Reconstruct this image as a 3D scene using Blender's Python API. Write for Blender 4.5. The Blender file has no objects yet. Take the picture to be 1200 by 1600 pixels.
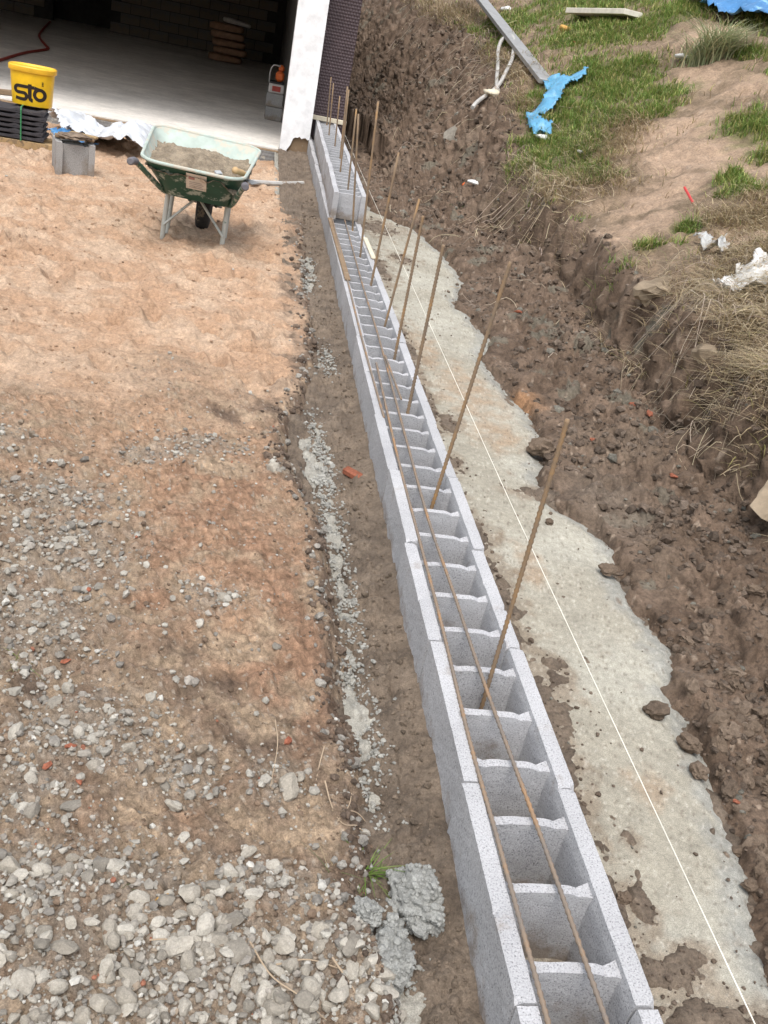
import bpy, math, random
import numpy as np
from mathutils import Vector, Matrix, Quaternion

R = math.radians
random.seed(7)
rng = np.random.default_rng(7)
scene = bpy.context.scene
col = scene.collection

# ------------------------------------------------------------------ camera, light, exposure
cd = bpy.data.cameras.new('camera'); cam = bpy.data.objects.new('camera', cd); col.objects.link(cam)
rows = ((0.97690009, 0.11612927, 0.17938845), (-0.10335906, -0.47796096, 0.87227875), (0.18703777, -0.87067061, -0.45491709))
cam.matrix_world = Matrix(((rows[0][0], -rows[0][1], -rows[0][2], 0), (rows[1][0], -rows[1][1], -rows[1][2], 0),
                           (rows[2][0], -rows[2][1], -rows[2][2], 1.557), (0, 0, 0, 1)))
cd.sensor_fit = 'VERTICAL'; cd.sensor_height = 36; cd.lens = 36 * 1460 / 1600
cd.clip_start = 0.05; cd.clip_end = 500
scene.camera = cam

world = bpy.data.worlds.new('World'); scene.world = world; world.use_nodes = True
wn = world.node_tree.nodes; wl = world.node_tree.links
bgn = wn['Background']
sky = wn.new('ShaderNodeTexSky'); sky.sky_type = 'NISHITA'; sky.sun_disc = False
SUN_EL, SUN_AZ = 66, 197
sky.sun_elevation = R(SUN_EL); sky.sun_rotation = R(SUN_AZ); sky.air_density = 1.6; sky.dust_density = 4.0; sky.ozone_density = 1.0
hsv = wn.new('ShaderNodeHueSaturation'); hsv.inputs['Saturation'].default_value = 0.38
wl.new(sky.outputs[0], hsv.inputs['Color']); wl.new(hsv.outputs[0], bgn.inputs[0]); bgn.inputs[1].default_value = 0.15

sl = bpy.data.lights.new('sun', 'SUN'); so = bpy.data.objects.new('sun', sl); col.objects.link(so)
sl.energy = 1.05; sl.angle = R(28); sl.color = (1.0, 0.96, 0.9)
az = R(SUN_AZ)
sd = Vector((math.sin(az) * math.cos(R(SUN_EL)), math.cos(az) * math.cos(R(SUN_EL)), math.sin(R(SUN_EL))))
so.rotation_euler = sd.to_track_quat('Z', 'Y').to_euler()

scene.view_settings.view_transform = 'Standard'; scene.view_settings.look = 'None'
scene.view_settings.gamma = 1; scene.view_settings.use_curve_mapping = False
scene.view_settings.exposure = 0.72
scene.render.engine = 'CYCLES'
scene.cycles.max_bounces = 6

# ------------------------------------------------------------------ noise
def hash2(ix, iy, seed):
    h = (ix.astype(np.int64) * 374761393 + iy.astype(np.int64) * 668265263 + seed * 974634777) & 0xFFFFFFFF
    h = ((h ^ (h >> 13)) * 1274126177) & 0xFFFFFFFF
    return (h ^ (h >> 16)) & 0xFFFFFFFF
def rnd2(ix, iy, seed): return hash2(ix, iy, seed) / 4294967296.0
def perlin(x, y, seed=0):
    ix = np.floor(x); iy = np.floor(y); fx = x - ix; fy = y - iy
    u = fx * fx * fx * (fx * (fx * 6 - 15) + 10); v = fy * fy * fy * (fy * (fy * 6 - 15) + 10)
    def g(dx, dy):
        a = rnd2(ix + dx, iy + dy, seed) * 2 * np.pi
        return np.cos(a) * (fx - dx) + np.sin(a) * (fy - dy)
    a = g(0, 0); b = g(1, 0); c = g(0, 1); d = g(1, 1)
    return (a + u * (b - a) + v * (c - a + u * (a - b - c + d))) * 1.5
def fbm(x, y, f, octv=4, seed=0, gain=.5):
    s = 0; a = 1; n = 0
    for o in range(octv):
        s = s + a * perlin(x * f, y * f, seed + o * 17); n += a; a *= gain; f *= 2.03
    return s / n * 1.6
def lumps(x, y, f, seed=0, dens=.8):
    """rounded crumbs: height 0..1 of the tallest dome over each point, and that crumb's random value"""
    x = x * f; y = y * f; ix = np.floor(x); iy = np.floor(y)
    best = np.zeros_like(x); rid = np.zeros_like(x)
    for dx in (-1, 0, 1):
        for dy in (-1, 0, 1):
            cx = ix + dx; cy = iy + dy
            px = cx + .15 + .7 * rnd2(cx, cy, seed); py = cy + .15 + .7 * rnd2(cx, cy, seed + 1)
            r = .25 + .55 * rnd2(cx, cy, seed + 2); on = rnd2(cx, cy, seed + 3) < dens
            d2 = ((x - px) ** 2 + (y - py) ** 2) / (r * r)
            h = np.where(on, r * np.sqrt(np.maximum(0, 1 - d2)), 0)
            rid = np.where(h > best, rnd2(cx, cy, seed + 4), rid); best = np.maximum(best, h)
    return best, rid
def sstep(t):
    t = np.clip(t, 0, 1); return t * t * (3 - 2 * t)
def mix(a, b, t):
    t = np.asarray(t)[..., None]; return np.asarray(a) * (1 - t) + np.asarray(b) * t
def blobs(x, y, L):
    m = np.zeros_like(x)
    for (cx, cy, rx, ry) in L:
        m = np.maximum(m, np.exp(-(((x - cx) / rx) ** 2 + ((y - cy) / ry) ** 2)))
    return m

# ------------------------------------------------------------------ mesh helpers
def link(o, parent=None):
    col.objects.link(o)
    if parent is not None: o.parent = parent
    return o
def raw_mesh(name, V, F, smooth=True, colors=None):
    me = bpy.data.meshes.new(name)
    V = np.asarray(V, dtype=np.float32)
    if isinstance(F, np.ndarray):
        n, k = F.shape
        me.vertices.add(len(V)); me.vertices.foreach_set('co', V.ravel())
        me.loops.add(n * k); me.loops.foreach_set('vertex_index', F.astype(np.int32).ravel())
        me.polygons.add(n); me.polygons.foreach_set('loop_start', np.arange(0, n * k, k, dtype=np.int32))
        me.polygons.foreach_set('loop_total', np.full(n, k, dtype=np.int32))
    else:
        me.from_pydata([tuple(v) for v in V], [], F)
    me.update(calc_edges=True); me.validate()
    me.polygons.foreach_set('use_smooth', np.full(len(me.polygons), smooth, dtype=bool))
    if colors is not None:
        ca = me.color_attributes.new('Col', 'FLOAT_COLOR', 'POINT')
        c = np.ones((len(V), 4), dtype=np.float32); c[:, :3] = colors
        ca.data.foreach_set('color', c.ravel())
    return me
def tag(o, label=None, cat=None, group=None, kind=None):
    if label: o['label'] = label
    if cat: o['category'] = cat
    if group: o['group'] = group
    if kind: o['kind'] = kind
    return o
def empty(name, loc=(0, 0, 0), rot=(0, 0, 0)):
    o = bpy.data.objects.new(name, None); o.location = loc; o.rotation_euler = rot; o.empty_display_size = .05
    return link(o)
def mesh_obj(name, me, m, parent=None, loc=None, rot=None, scale=None):
    o = bpy.data.objects.new(name, me)
    if m is not None and not me.materials: me.materials.append(m)
    if loc is not None: o.location = loc
    if rot is not None: o.rotation_euler = rot
    if scale is not None: o.scale = scale
    return link(o, parent)

class MB:
    def __init__(s): s.V = []; s.F = []
    def add(s, V, F):
        b = len(s.V); s.V += [tuple(v) for v in V]; s.F += [tuple(i + b for i in f) for f in F]
    def box(s, c, d, rot=None, bev=0.0, taper=1.0):
        hx, hy, hz = d[0] / 2, d[1] / 2, d[2] / 2
        b = min(bev, hx * .9, hy * .9, hz * .9)
        if b <= 0:
            V = [(x, y, z) for z in (-hz, hz) for y in (-hy, hy) for x in (-hx, hx)]
            F = [(0, 2, 3, 1), (4, 5, 7, 6), (0, 1, 5, 4), (2, 6, 7, 3), (0, 4, 6, 2), (1, 3, 7, 5)]
        else:
            prof = [(-hx, -hy + b), (-hx + b, -hy), (hx - b, -hy), (hx, -hy + b), (hx, hy - b), (hx - b, hy), (-hx + b, hy), (-hx, hy - b)]
            V = []
            for z, s_ in ((-hz, b), (-hz + b, 0), (hz - b, 0), (hz, b)):
                V += [(px * (1 - s_ / hx), py * (1 - s_ / hy), z) for px, py in prof]
            F = [tuple(range(7, -1, -1)), tuple(range(24, 32))]
            for k in range(3):
                for i in range(8):
                    j = (i + 1) % 8; F.append((k * 8 + i, k * 8 + j, k * 8 + 8 + j, k * 8 + 8 + i))
        M = rot if rot is not None else Matrix.Identity(3)
        s.add([M @ Vector(v) + Vector(c) for v in V], F)
    def tube(s, pts, r, sides=8, cap=True, flat=1.0):
        P = [Vector(p) for p in pts]; n = len(P); rr = r if hasattr(r, '__len__') else [r] * n
        T = [(P[min(i + 1, n - 1)] - P[max(i - 1, 0)]).normalized() for i in range(n)]
        up = Vector((0, 0, 1)) if abs(T[0].z) < .9 else Vector((1, 0, 0))
        nx = T[0].cross(up).normalized(); V = []
        for i in range(n):
            nx = (nx - T[i] * nx.dot(T[i])).normalized(); ny = T[i].cross(nx)
            for k in range(sides):
                a = 2 * math.pi * k / sides
                V.append(P[i] + nx * math.cos(a) * rr[i] + ny * math.sin(a) * rr[i] * flat)
        F = []
        for i in range(n - 1):
            for k in range(sides):
                j = (k + 1) % sides; F.append((i * sides + k, i * sides + j, (i + 1) * sides + j, (i + 1) * sides + k))
        if cap: F += [tuple(range(sides - 1, -1, -1)), tuple((n - 1) * sides + k for k in range(sides))]
        s.add(V, F)
    def loft(s, rings, close=True, cap0=False, cap1=False):
        k = len(rings[0]); V = [v for r_ in rings for v in r_]; F = []
        for i in range(len(rings) - 1):
            for a in range(k if close else k - 1):
                b = (a + 1) % k; F.append((i * k + a, i * k + b, (i + 1) * k + b, (i + 1) * k + a))
        if cap0: F.append(tuple(range(k - 1, -1, -1)))
        if cap1: F.append(tuple((len(rings) - 1) * k + a for a in range(k)))
        s.add(V, F)
    def lathe(s, prof, c=(0, 0, 0), M=None, n=20):
        rings = [[(r * math.cos(2 * math.pi * k / n), r * math.sin(2 * math.pi * k / n), z) for k in range(n)] for r, z in prof]
        M = M or Matrix.Identity(3)
        rings = [[M @ Vector(v) + Vector(c) for v in r_] for r_ in rings]
        s.loft(rings, True, True, True)
    def mesh(s, name, smooth=False): return raw_mesh(name, s.V, s.F, smooth)
    def obj(s, name, m, parent=None, smooth=False, loc=None, rot=None):
        me = s.mesh(name, smooth)
        if smooth and hasattr(me, 'set_sharp_from_angle'): me.set_sharp_from_angle(angle=R(40))
        return mesh_obj(name, me, m, parent, loc, rot)

def catmull(P, n=8):
    P = [Vector(p) for p in P]; Q = [2 * P[0] - P[1]] + P + [2 * P[-1] - P[-2]]; out = []
    for i in range(1, len(Q) - 2):
        for k in range(n):
            t = k / n; a, b, c, d = Q[i - 1:i + 3]
            out.append(.5 * ((2 * b) + (c - a) * t + (2 * a - 5 * b + 4 * c - d) * t * t + (3 * b - a - 3 * c + d) * t ** 3))
    return out + [P[-1]]
def ico(sub):
    import bmesh
    bm = bmesh.new(); bmesh.ops.create_icosphere(bm, subdivisions=sub, radius=1)
    V = np.array([v.co[:] for v in bm.verts]); F = np.array([[v.index for v in f.verts] for f in bm.faces]); bm.free()
    return V, F
ICO = {k: ico(k) for k in (1, 2, 3, 4, 5)}
def rock(seed, sub=2, cuts=11, flat=.7):
    r = np.random.default_rng(seed); V, F = ICO[sub]; V = V.copy()
    for _ in range(cuts):
        n = r.normal(size=3); n /= np.linalg.norm(n); d = r.uniform(.46, .80)
        k = V @ n; V = V - np.outer(np.maximum(k - d, 0), n)
    V = V * np.array([r.uniform(.85, 1.25), r.uniform(.7, 1.0), r.uniform(flat * .75, flat * 1.15)])
    V += r.normal(size=V.shape) * .012
    return V, F
def clod(seed, sub=2, amp=.28):
    r = np.random.default_rng(seed); V, F = ICO[sub]; V = V.copy()
    C = r.normal(size=(14, 3)); C /= np.linalg.norm(C, axis=1)[:, None]; w = r.uniform(.3, 1, 14)
    d = np.arccos(np.clip(V @ C.T, -1, 1))
    h = (np.sqrt(np.maximum(0, 1 - (d / (.75 * w)) ** 2)) * w * amp).max(axis=1)
    h = h + .38 * noise3(V + seed, 1.7, seed) + .22 * noise3(V - seed, 4.2, seed + 7) + (.09 * noise3(V, 11, seed + 9) if sub > 2 else 0)
    V = V * (.8 + h)[:, None] * np.array([r.uniform(.9, 1.2), r.uniform(.8, 1.0), r.uniform(.6, .85)])
    return V, F
def rotz_n(a):
    c, s = np.cos(a), np.sin(a); M = np.zeros((len(a), 3, 3)); M[:, 0, 0] = c; M[:, 0, 1] = -s; M[:, 1, 0] = s; M[:, 1, 1] = c; M[:, 2, 2] = 1
    return M
def rand_rot(n, tilt=.4):
    a = rng.uniform(0, 2 * np.pi, n); t = rng.normal(0, tilt, n); Mz = rotz_n(a)
    c, s = np.cos(t), np.sin(t); X = np.zeros((n, 3, 3)); X[:, 0, 0] = 1; X[:, 1, 1] = c; X[:, 1, 2] = -s; X[:, 2, 1] = s; X[:, 2, 2] = c
    return Mz @ X
def scatter_mesh(name, variants, P, S, colors, m, label, cat=None, smooth=False, tilt=.4):
    """many small pieces joined into one object"""
    Vs, Fs, Cs, off = [], [], [], 0
    M = rand_rot(len(P), tilt); which = rng.integers(0, len(variants), len(P))
    for k, (V, F) in enumerate(variants):
        idx = np.where(which == k)[0]
        if not len(idx): continue
        W = np.einsum('nij,vj->nvi', M[idx], V) * S[idx][:, None, None] + P[idx][:, None, :]
        Vs.append(W.reshape(-1, 3)); Fs.append((F[None] + (np.arange(len(idx)) * len(V))[:, None, None] + off).reshape(-1, 3))
        Cs.append(np.repeat(colors[idx], len(V), axis=0)); off += len(idx) * len(V)
    me = raw_mesh(name, np.vstack(Vs), np.vstack(Fs), smooth, np.vstack(Cs))
    o = mesh_obj(name, me, m)
    return tag(o, label, cat, kind='stuff')

# ------------------------------------------------------------------ materials
def new_mat(name, rough=.85, spec=.3):
    m = bpy.data.materials.new(name); m.use_nodes = True
    b = m.node_tree.nodes['Principled BSDF']; b.inputs['Roughness'].default_value = rough
    b.inputs['Specular IOR Level'].default_value = spec
    return m, m.node_tree.nodes, m.node_tree.links, b
def noise_node(N, L, scale, detail=4, rough=.6, obj=True, vec=None):
    n = N.new('ShaderNodeTexNoise'); n.inputs['Scale'].default_value = scale; n.inputs['Detail'].default_value = detail
    n.inputs['Roughness'].default_value = rough
    if vec is None:
        t = N.new('ShaderNodeTexCoord'); vec = t.outputs['Object']
    L.new(vec, n.inputs['Vector']); return n
def ramp(N, L, src, stops):
    r = N.new('ShaderNodeValToRGB'); e = r.color_ramp.elements
    while len(e) < len(stops): e.new(.5)
    for el, (p, c) in zip(e, stops): el.position = p; el.color = (*c, 1) if len(c) == 3 else c
    L.new(src, r.inputs[0]); return r
def mul(N, L, a, b, kind='MULTIPLY', fac=1.0):
    x = N.new('ShaderNodeMix'); x.data_type = 'RGBA'; x.blend_type = kind; x.inputs[0].default_value = fac
    L.new(a, x.inputs[6]); L.new(b, x.inputs[7]); return x.outputs[2]
def g3(v): return (v, v, v)
def earth_mat(name, attr=True, base=(.3, .2, .1), scales=((30, .35), (160, .35)), bump=((60, .012), (260, .004)), rough=.95, spec=.15, objrand=0):
    m, N, L, b = new_mat(name, rough, spec)
    tc = N.new('ShaderNodeTexCoord'); vec = tc.outputs['Object']
    if attr:
        a = N.new('ShaderNodeAttribute'); a.attribute_name = 'Col'; c = a.outputs['Color']
    else:
        a = N.new('ShaderNodeRGB'); a.outputs[0].default_value = (*base, 1); c = a.outputs[0]
    for s, amt in scales:
        n = noise_node(N, L, s, 5, .65, vec=vec)
        r = ramp(N, L, n.outputs['Fac'], [(.28, g3(1 - amt)), (.72, g3(1 + amt))]); c = mul(N, L, c, r.outputs[0])
    if objrand:
        oi = N.new('ShaderNodeObjectInfo'); r = ramp(N, L, oi.outputs['Random'], [(0, (1 - objrand, 1 - objrand * 1.05, 1 - objrand * 1.1)), (.5, (1.0, .97, .93)), (1, g3(1 + objrand))]); c = mul(N, L, c, r.outputs[0])
    L.new(c, b.inputs['Base Color'])
    prev = None
    for s, d in bump:
        n = noise_node(N, L, s, 6, .7, vec=vec); bp = N.new('ShaderNodeBump'); bp.inputs['Distance'].default_value = d; bp.inputs['Strength'].default_value = 1
        L.new(n.outputs['Fac'], bp.inputs['Height'])
        if prev: L.new(prev, bp.inputs['Normal'])
        prev = bp.outputs['Normal']
    if prev: L.new(prev, b.inputs['Normal'])
    return m
def paint_mat(name, c, rough=.5, spec=.4, wear=None, wscale=18, wamt=.5, bump=.0, metal=0, scale2=None):
    """plain colour with soft variation; wear = second colour showing in noise patches"""
    m, N, L, b = new_mat(name, rough, spec); b.inputs['Metallic'].default_value = metal
    tc = N.new('ShaderNodeTexCoord'); vec = tc.outputs['Object']
    a = N.new('ShaderNodeRGB'); a.outputs[0].default_value = (*c, 1); cc = a.outputs[0]
    n = noise_node(N, L, 9, 4, vec=vec); r = ramp(N, L, n.outputs['Fac'], [(.3, g3(.82)), (.7, g3(1.1))]); cc = mul(N, L, cc, r.outputs[0])
    if wear:
        n2 = noise_node(N, L, wscale, 7, .7, vec=vec); r2 = ramp(N, L, n2.outputs['Fac'], [(wamt, g3(0)), (wamt + .07, g3(1))])
        w = N.new('ShaderNodeRGB'); w.outputs[0].default_value = (*wear, 1)
        x = N.new('ShaderNodeMix'); x.data_type = 'RGBA'; L.new(r2.outputs[0], x.inputs[0]); L.new(cc, x.inputs[6]); L.new(w.outputs[0], x.inputs[7]); cc = x.outputs[2]
    L.new(cc, b.inputs['Base Color'])
    if bump:
        n3 = noise_node(N, L, 70, 5, vec=vec); bp = N.new('ShaderNodeBump'); bp.inputs['Distance'].default_value = bump; L.new(n3.outputs['Fac'], bp.inputs['Height']); L.new(bp.outputs[0], b.inputs['Normal'])
    return m
def block_mat(name, base=(.42, .42, .435)):
    m, N, L, b = new_mat(name, .92, .2)
    tc = N.new('ShaderNodeTexCoord'); vec = tc.outputs['Object']
    a = N.new('ShaderNodeRGB'); a.outputs[0].default_value = (*base, 1); c = a.outputs[0]
    oi = N.new('ShaderNodeObjectInfo'); r = ramp(N, L, oi.outputs['Random'], [(0, g3(.93)), (1, g3(1.06))]); c = mul(N, L, c, r.outputs[0])
    n = noise_node(N, L, 5, 5, .6, vec=vec); r = ramp(N, L, n.outputs['Fac'], [(.3, g3(.88)), (.7, g3(1.08))]); c = mul(N, L, c, r.outputs[0])
    n = noise_node(N, L, 260, 3, .75, vec=vec); r = ramp(N, L, n.outputs['Fac'], [(.33, g3(.34)), (.44, g3(.93)), (.7, g3(1.24))]); c = mul(N, L, c, r.outputs[0])
    sp = N.new('ShaderNodeSeparateXYZ'); L.new(vec, sp.inputs[0])            # splashes of mud low on the block, dust and smears anywhere
    oi2 = N.new('ShaderNodeVectorMath'); oi2.operation = 'ADD'; L.new(vec, oi2.inputs[0]); cmb = N.new('ShaderNodeCombineXYZ'); L.new(oi.outputs['Random'], cmb.inputs[0]); L.new(oi.outputs['Random'], cmb.inputs[1]); sc7 = N.new('ShaderNodeVectorMath'); sc7.operation = 'SCALE'; sc7.inputs['Scale'].default_value = 7.0; L.new(cmb.outputs[0], sc7.inputs[0]); L.new(sc7.outputs[0], oi2.inputs[1])
    n4 = noise_node(N, L, 9, 6, .7, vec=oi2.outputs[0]); mr = N.new('ShaderNodeMapRange'); mr.inputs[1].default_value = .0; mr.inputs[2].default_value = .13; mr.inputs[3].default_value = .30; mr.inputs[4].default_value = 0; L.new(sp.outputs['Z'], mr.inputs[0])
    ad = N.new('ShaderNodeMath'); ad.operation = 'ADD'; L.new(n4.outputs['Fac'], ad.inputs[0]); L.new(mr.outputs[0], ad.inputs[1]); rs = ramp(N, L, ad.outputs[0], [(.62, g3(0)), (.80, g3(.75))])
    dirt = N.new('ShaderNodeRGB'); dirt.outputs[0].default_value = (.21, .165, .125, 1); xm_ = N.new('ShaderNodeMix'); xm_.data_type = 'RGBA'; L.new(rs.outputs[0], xm_.inputs[0]); L.new(c, xm_.inputs[6]); L.new(dirt.outputs[0], xm_.inputs[7]); c = xm_.outputs[2]
    L.new(c, b.inputs['Base Color'])
    bp = N.new('ShaderNodeBump'); bp.inputs['Distance'].default_value = .0016; bp.inputs['Strength'].default_value = 1; L.new(n.outputs['Fac'], bp.inputs['Height'])
    L.new(bp.outputs[0], b.inputs['Normal'])
    return m

M = {}
M['ground'] = earth_mat('sandy_earth', scales=((14, .16), (60, .3), (300, .35)), bump=((45, .006), (180, .0022), (500, .0008)))
M['soil'] = earth_mat('brown_soil', scales=((12, .25), (60, .35), (260, .3)), bump=((40, .010), (150, .0035), (450, .001)), rough=.88, spec=.25)
M['mud'] = earth_mat('damp_mud', scales=((15, .2), (90, .3), (320, .3)), bump=((50, .005), (200, .002)), rough=.8, spec=.3)
M['slab'] = earth_mat('raw_concrete', scales=((7, .12), (45, .2), (350, .4)), bump=((120, .0012), (420, .0007)), rough=.9)
M['stone'] = earth_mat('stone', scales=((25, .15), (150, .25)), bump=((80, .002), (300, .0006)), rough=.9, attr=True)
M['stone_one'] = earth_mat('limestone', attr=False, base=(.31, .29, .255), scales=((1.5, .18), (7, .2), (30, .2)), bump=((5, .0012), (22, .0004)), objrand=.36, rough=.9)
M['clod_one'] = earth_mat('soil_clod', attr=False, base=(.15, .115, .088), scales=((2, .25), (9, .3), (40, .25)), bump=((6, .0016), (24, .0006)), objrand=.25, rough=.92)
M['yellow_stone'] = earth_mat('ochre_stone', attr=False, base=(.48, .28, .09), scales=((3, .25), (14, .25)), bump=((6, .003),), objrand=0)
M['brickred'] = earth_mat('red_brick', attr=False, base=(.26, .095, .058), scales=((20, .3), (120, .3)), bump=((40, .004),))
M['block'] = block_mat('aggregate_block')
M['block_old'] = block_mat('weathered_block', (.33, .325, .32))
M['lump'] = earth_mat('clinker_concrete', attr=False, base=(.27, .272, .258), scales=((12, .2), (90, .3), (300, .3)), bump=((160, .002), (500, .001)))
M['cream'] = paint_mat('pale_timber', (.62, .56, .44), .8, .2, wear=(.4, .33, .24), wscale=30, wamt=.66)
M['mudwood'] = paint_mat('muddy_timber', (.24, .17, .11), .9, .15, wear=(.34, .3, .25), wscale=25, wamt=.6, bump=.003)
M['string'] = paint_mat('white_cord', (.8, .77, .68), .8, .2)

def rust_mat():
    m, N, L, b = new_mat('rusty_steel', .8, .3)
    tc = N.new('ShaderNodeTexCoord'); vec = tc.outputs['Object']
    n = noise_node(N, L, 9, 6, .7, vec=vec)
    r = ramp(N, L, n.outputs['Fac'], [(.34, (.18, .155, .135)), (.53, (.23, .175, .13)), (.63, (.31, .19, .105)), (.74, (.42, .22, .085))])
    L.new(r.outputs[0], b.inputs['Base Color'])
    n2 = noise_node(N, L, 300, 4, vec=vec); bp = N.new('ShaderNodeBump'); bp.inputs['Distance'].default_value = .001; L.new(n2.outputs['Fac'], bp.inputs['Height']); L.new(bp.outputs[0], b.inputs['Normal'])
    return m
M['rust'] = rust_mat()
def rust_up():
    m = M['rust'].copy(); m.name = 'rusty_upright_bar'
    r = [n for n in m.node_tree.nodes if n.type == 'VALTORGB'][0]
    for e, c in zip(r.color_ramp.elements, [(.19, .15, .115), (.25, .175, .11), (.32, .20, .10), (.42, .23, .085)]): e.color = (*c, 1)
    return m
M['rust_up'] = rust_up()

# ------------------------------------------------------------------ terrain shapes
TRX = ([-1, 1.02, 1.18, 1.29, 1.46, 1.56, 1.68, 1.89, 2.17, 2.4, 2.7, 2.92, 3.2, 3.5, 3.88, 4.6, 5.25, 6.42, 7.23, 9.4, 13],
       [.45, .45, .415, .42, .435, .425, .41, .40, .405, .39, .385, .345, .27, .27, .36, .445, .44, .44, .48, .5, .52])
SLX = ([-1, 1.2, 1.37, 1.63, 1.93, 2.07, 2.2, 2.37, 2.51, 2.71, 2.9, 3.09, 3.22, 3.5, 3.89, 4.28, 4.62, 5.02, 5.43, 5.81, 6.22, 6.85, 7.62, 8.5, 9.1],
       [1.2, 1.26, 1.31, 1.37, 1.41, 1.41, 1.47, 1.48, 1.45, 1.46, 1.53, 1.47, 1.36, 1.37, 1.5, 1.51, 1.45, 1.43, 1.55, 1.52, 1.47, 1.66, 1.64, 1.52, 1.15])
_BY = [0, 2.5, 4.5, 5.5, 7.3, 8.3, 9.2, 10.5, 12, 14, 17, 20, 30]
_XB = [2.0, 2.05, 2.16, 2.22, 2.35, 2.2, 2.1, 1.95, 1.6, 1.4, 1.3, 1.3, 1.3]
_ZB = [.12, .12, .12, .13, .14, .13, .16, .22, .3, .35, .4, .5, .6]
_XC = [2.25, 2.25, 2.3, 2.35, 2.5, 2.35, 2.45, 2.65, 2.8, 2.9, 2.75, 2.6, 2.6]
_ZC = [.45, .5, .55, .5, .52, .57, .72, 1.0, 1.35, 1.65, 1.85, 2.05, 2.3]
GREEN = [(4.0, 12.35, .5, .7), (3.67, 12.5, .45, .6), (4.32, 12.22, .5, .6), (3.8, 10.76, .4, .4), (3.46, 10.92, .4, .5), (3.55, 10.27, .45, .5), (3.81, 9.67, .4, .35),
         (3.12, 10.56, .4, .4), (3.08, 9.83, .35, .4), (2.66, 9.19, .3, .4), (2.82, 9.44, .3, .4), (2.36, 8.97, .14, .4), (2.5, 8.9, .22, .4), (3.26, 9.37, .35, .3), (3.57, 9.23, .25, .25),
         (4.05, 8.13, .3, .5), (3.95, 7.4, .22, .3), (3.46, 6.9, .16, .22), (3.4, 6.6, .14, .15), (2.87, 6.1, .11, .14), (2.57, 5.96, .1, .12), (2.67, 14.72, .25, .5), (2.16, 9.66, .1, .25),
         (4.78, 12.32, .5, .6), (5.32, 11.2, .4, .5), (4.8, 10.3, .2, .3), (2.19, 10.07, .12, .3), (2.78, 8.2, .2, .3), (4.6, 14.5, 1.2, 1.5), (6.5, 14, 1.5, 3), (3.3, 14.5, .4, .8), (2.86, 8.8, .3, .4), (3.0, 13.4, .2, .4), (5.1, 9.2, .5, .5)]
SAND = [(4.68, 11.09, .35, .4), (5.02, 11.12, .3, .35), (4.35, 10.07, .3, .4), (4.14, 9.78, .3, .4), (3.53, 8.55, .4, .35), (3.85, 8.5, .35, .5), (3.67, 7.75, .4, .5), (3.41, 7.75, .35, .5),
        (3.33, 8.4, .3, .35), (3.64, 7.16, .3, .4), (2.95, 7.1, .3, .35), (2.5, 6.4, .14, .4), (3.06, 5.7, .25, .3), (2.75, 6.5, .3, .4), (4.6, 9.2, .4, .4), (3.2, 7.2, .35, .3)]
DRY = [(2.8, 16.6, .4, 1.5), (2.5, 18.65, .4, 1.6), (2.75, 12.9, .25, .8), (2.84, 8.0, .2, .4), (3.04, 8.5, .3, .35), (2.72, 4.9, .25, .35), (2.62, 4.5, .25, .35), (2.5, 4.1, .2, .35),
       (2.3, 3.8, .14, .25), (2.3, 3.5, .14, .25), (2.39, 8.65, .15, .4), (2.46, 7.9, .15, .4), (3.22, 5.95, .3, .4), (2.9, 11.8, .2, .5), (3.3, 9.0, .3, .4), (2.95, 5.1, .3, .3), (2.75, 10.6, .15, .5)]
def bank_base(x, y):
    xb = np.interp(y, _BY, _XB); zb = np.interp(y, _BY, _ZB); xc = np.interp(y, _BY, _XC); zc = np.interp(y, _BY, _ZC)
    ap = zb * sstep((x - 1.45) / np.maximum(xb - 1.45, .25))
    t = np.clip((x - xb) / (xc - xb), 0, 1)
    face = zb + (zc - zb) * (.3 * t + .7 * sstep(t * .9 + .05))
    d = np.maximum(x - xc, 0)
    return np.where(x < xb, ap, np.where(x < xc, face, zc + .5 * d - .012 * np.minimum(d, 20) ** 2))
def bank_warp(x, y): return x + .10 * fbm(x, y, 1.3, 3, 5) + .035 * fbm(x, y, 5, 2, 8)
def bank_smooth(x, y):
    z = bank_base(bank_warp(x, y), y) + .03 * fbm(x, y, 2.5, 3, 11)
    # the soil's own edge over the slab: raised 4-8 cm, dips under the slab beyond it
    xe = np.interp(y, SLX[0], SLX[1]) + .05 * fbm(x, y, 5, 5, 41, .62) - .01
    t = (x - xe) / .09
    return np.where(t < 1, np.minimum(z + .02, -.05 + .1 * sstep(t + .35) + (z + .04) * sstep(t * .8)), z + .02 * np.exp(-((t - 1) / 6) ** 2))
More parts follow.
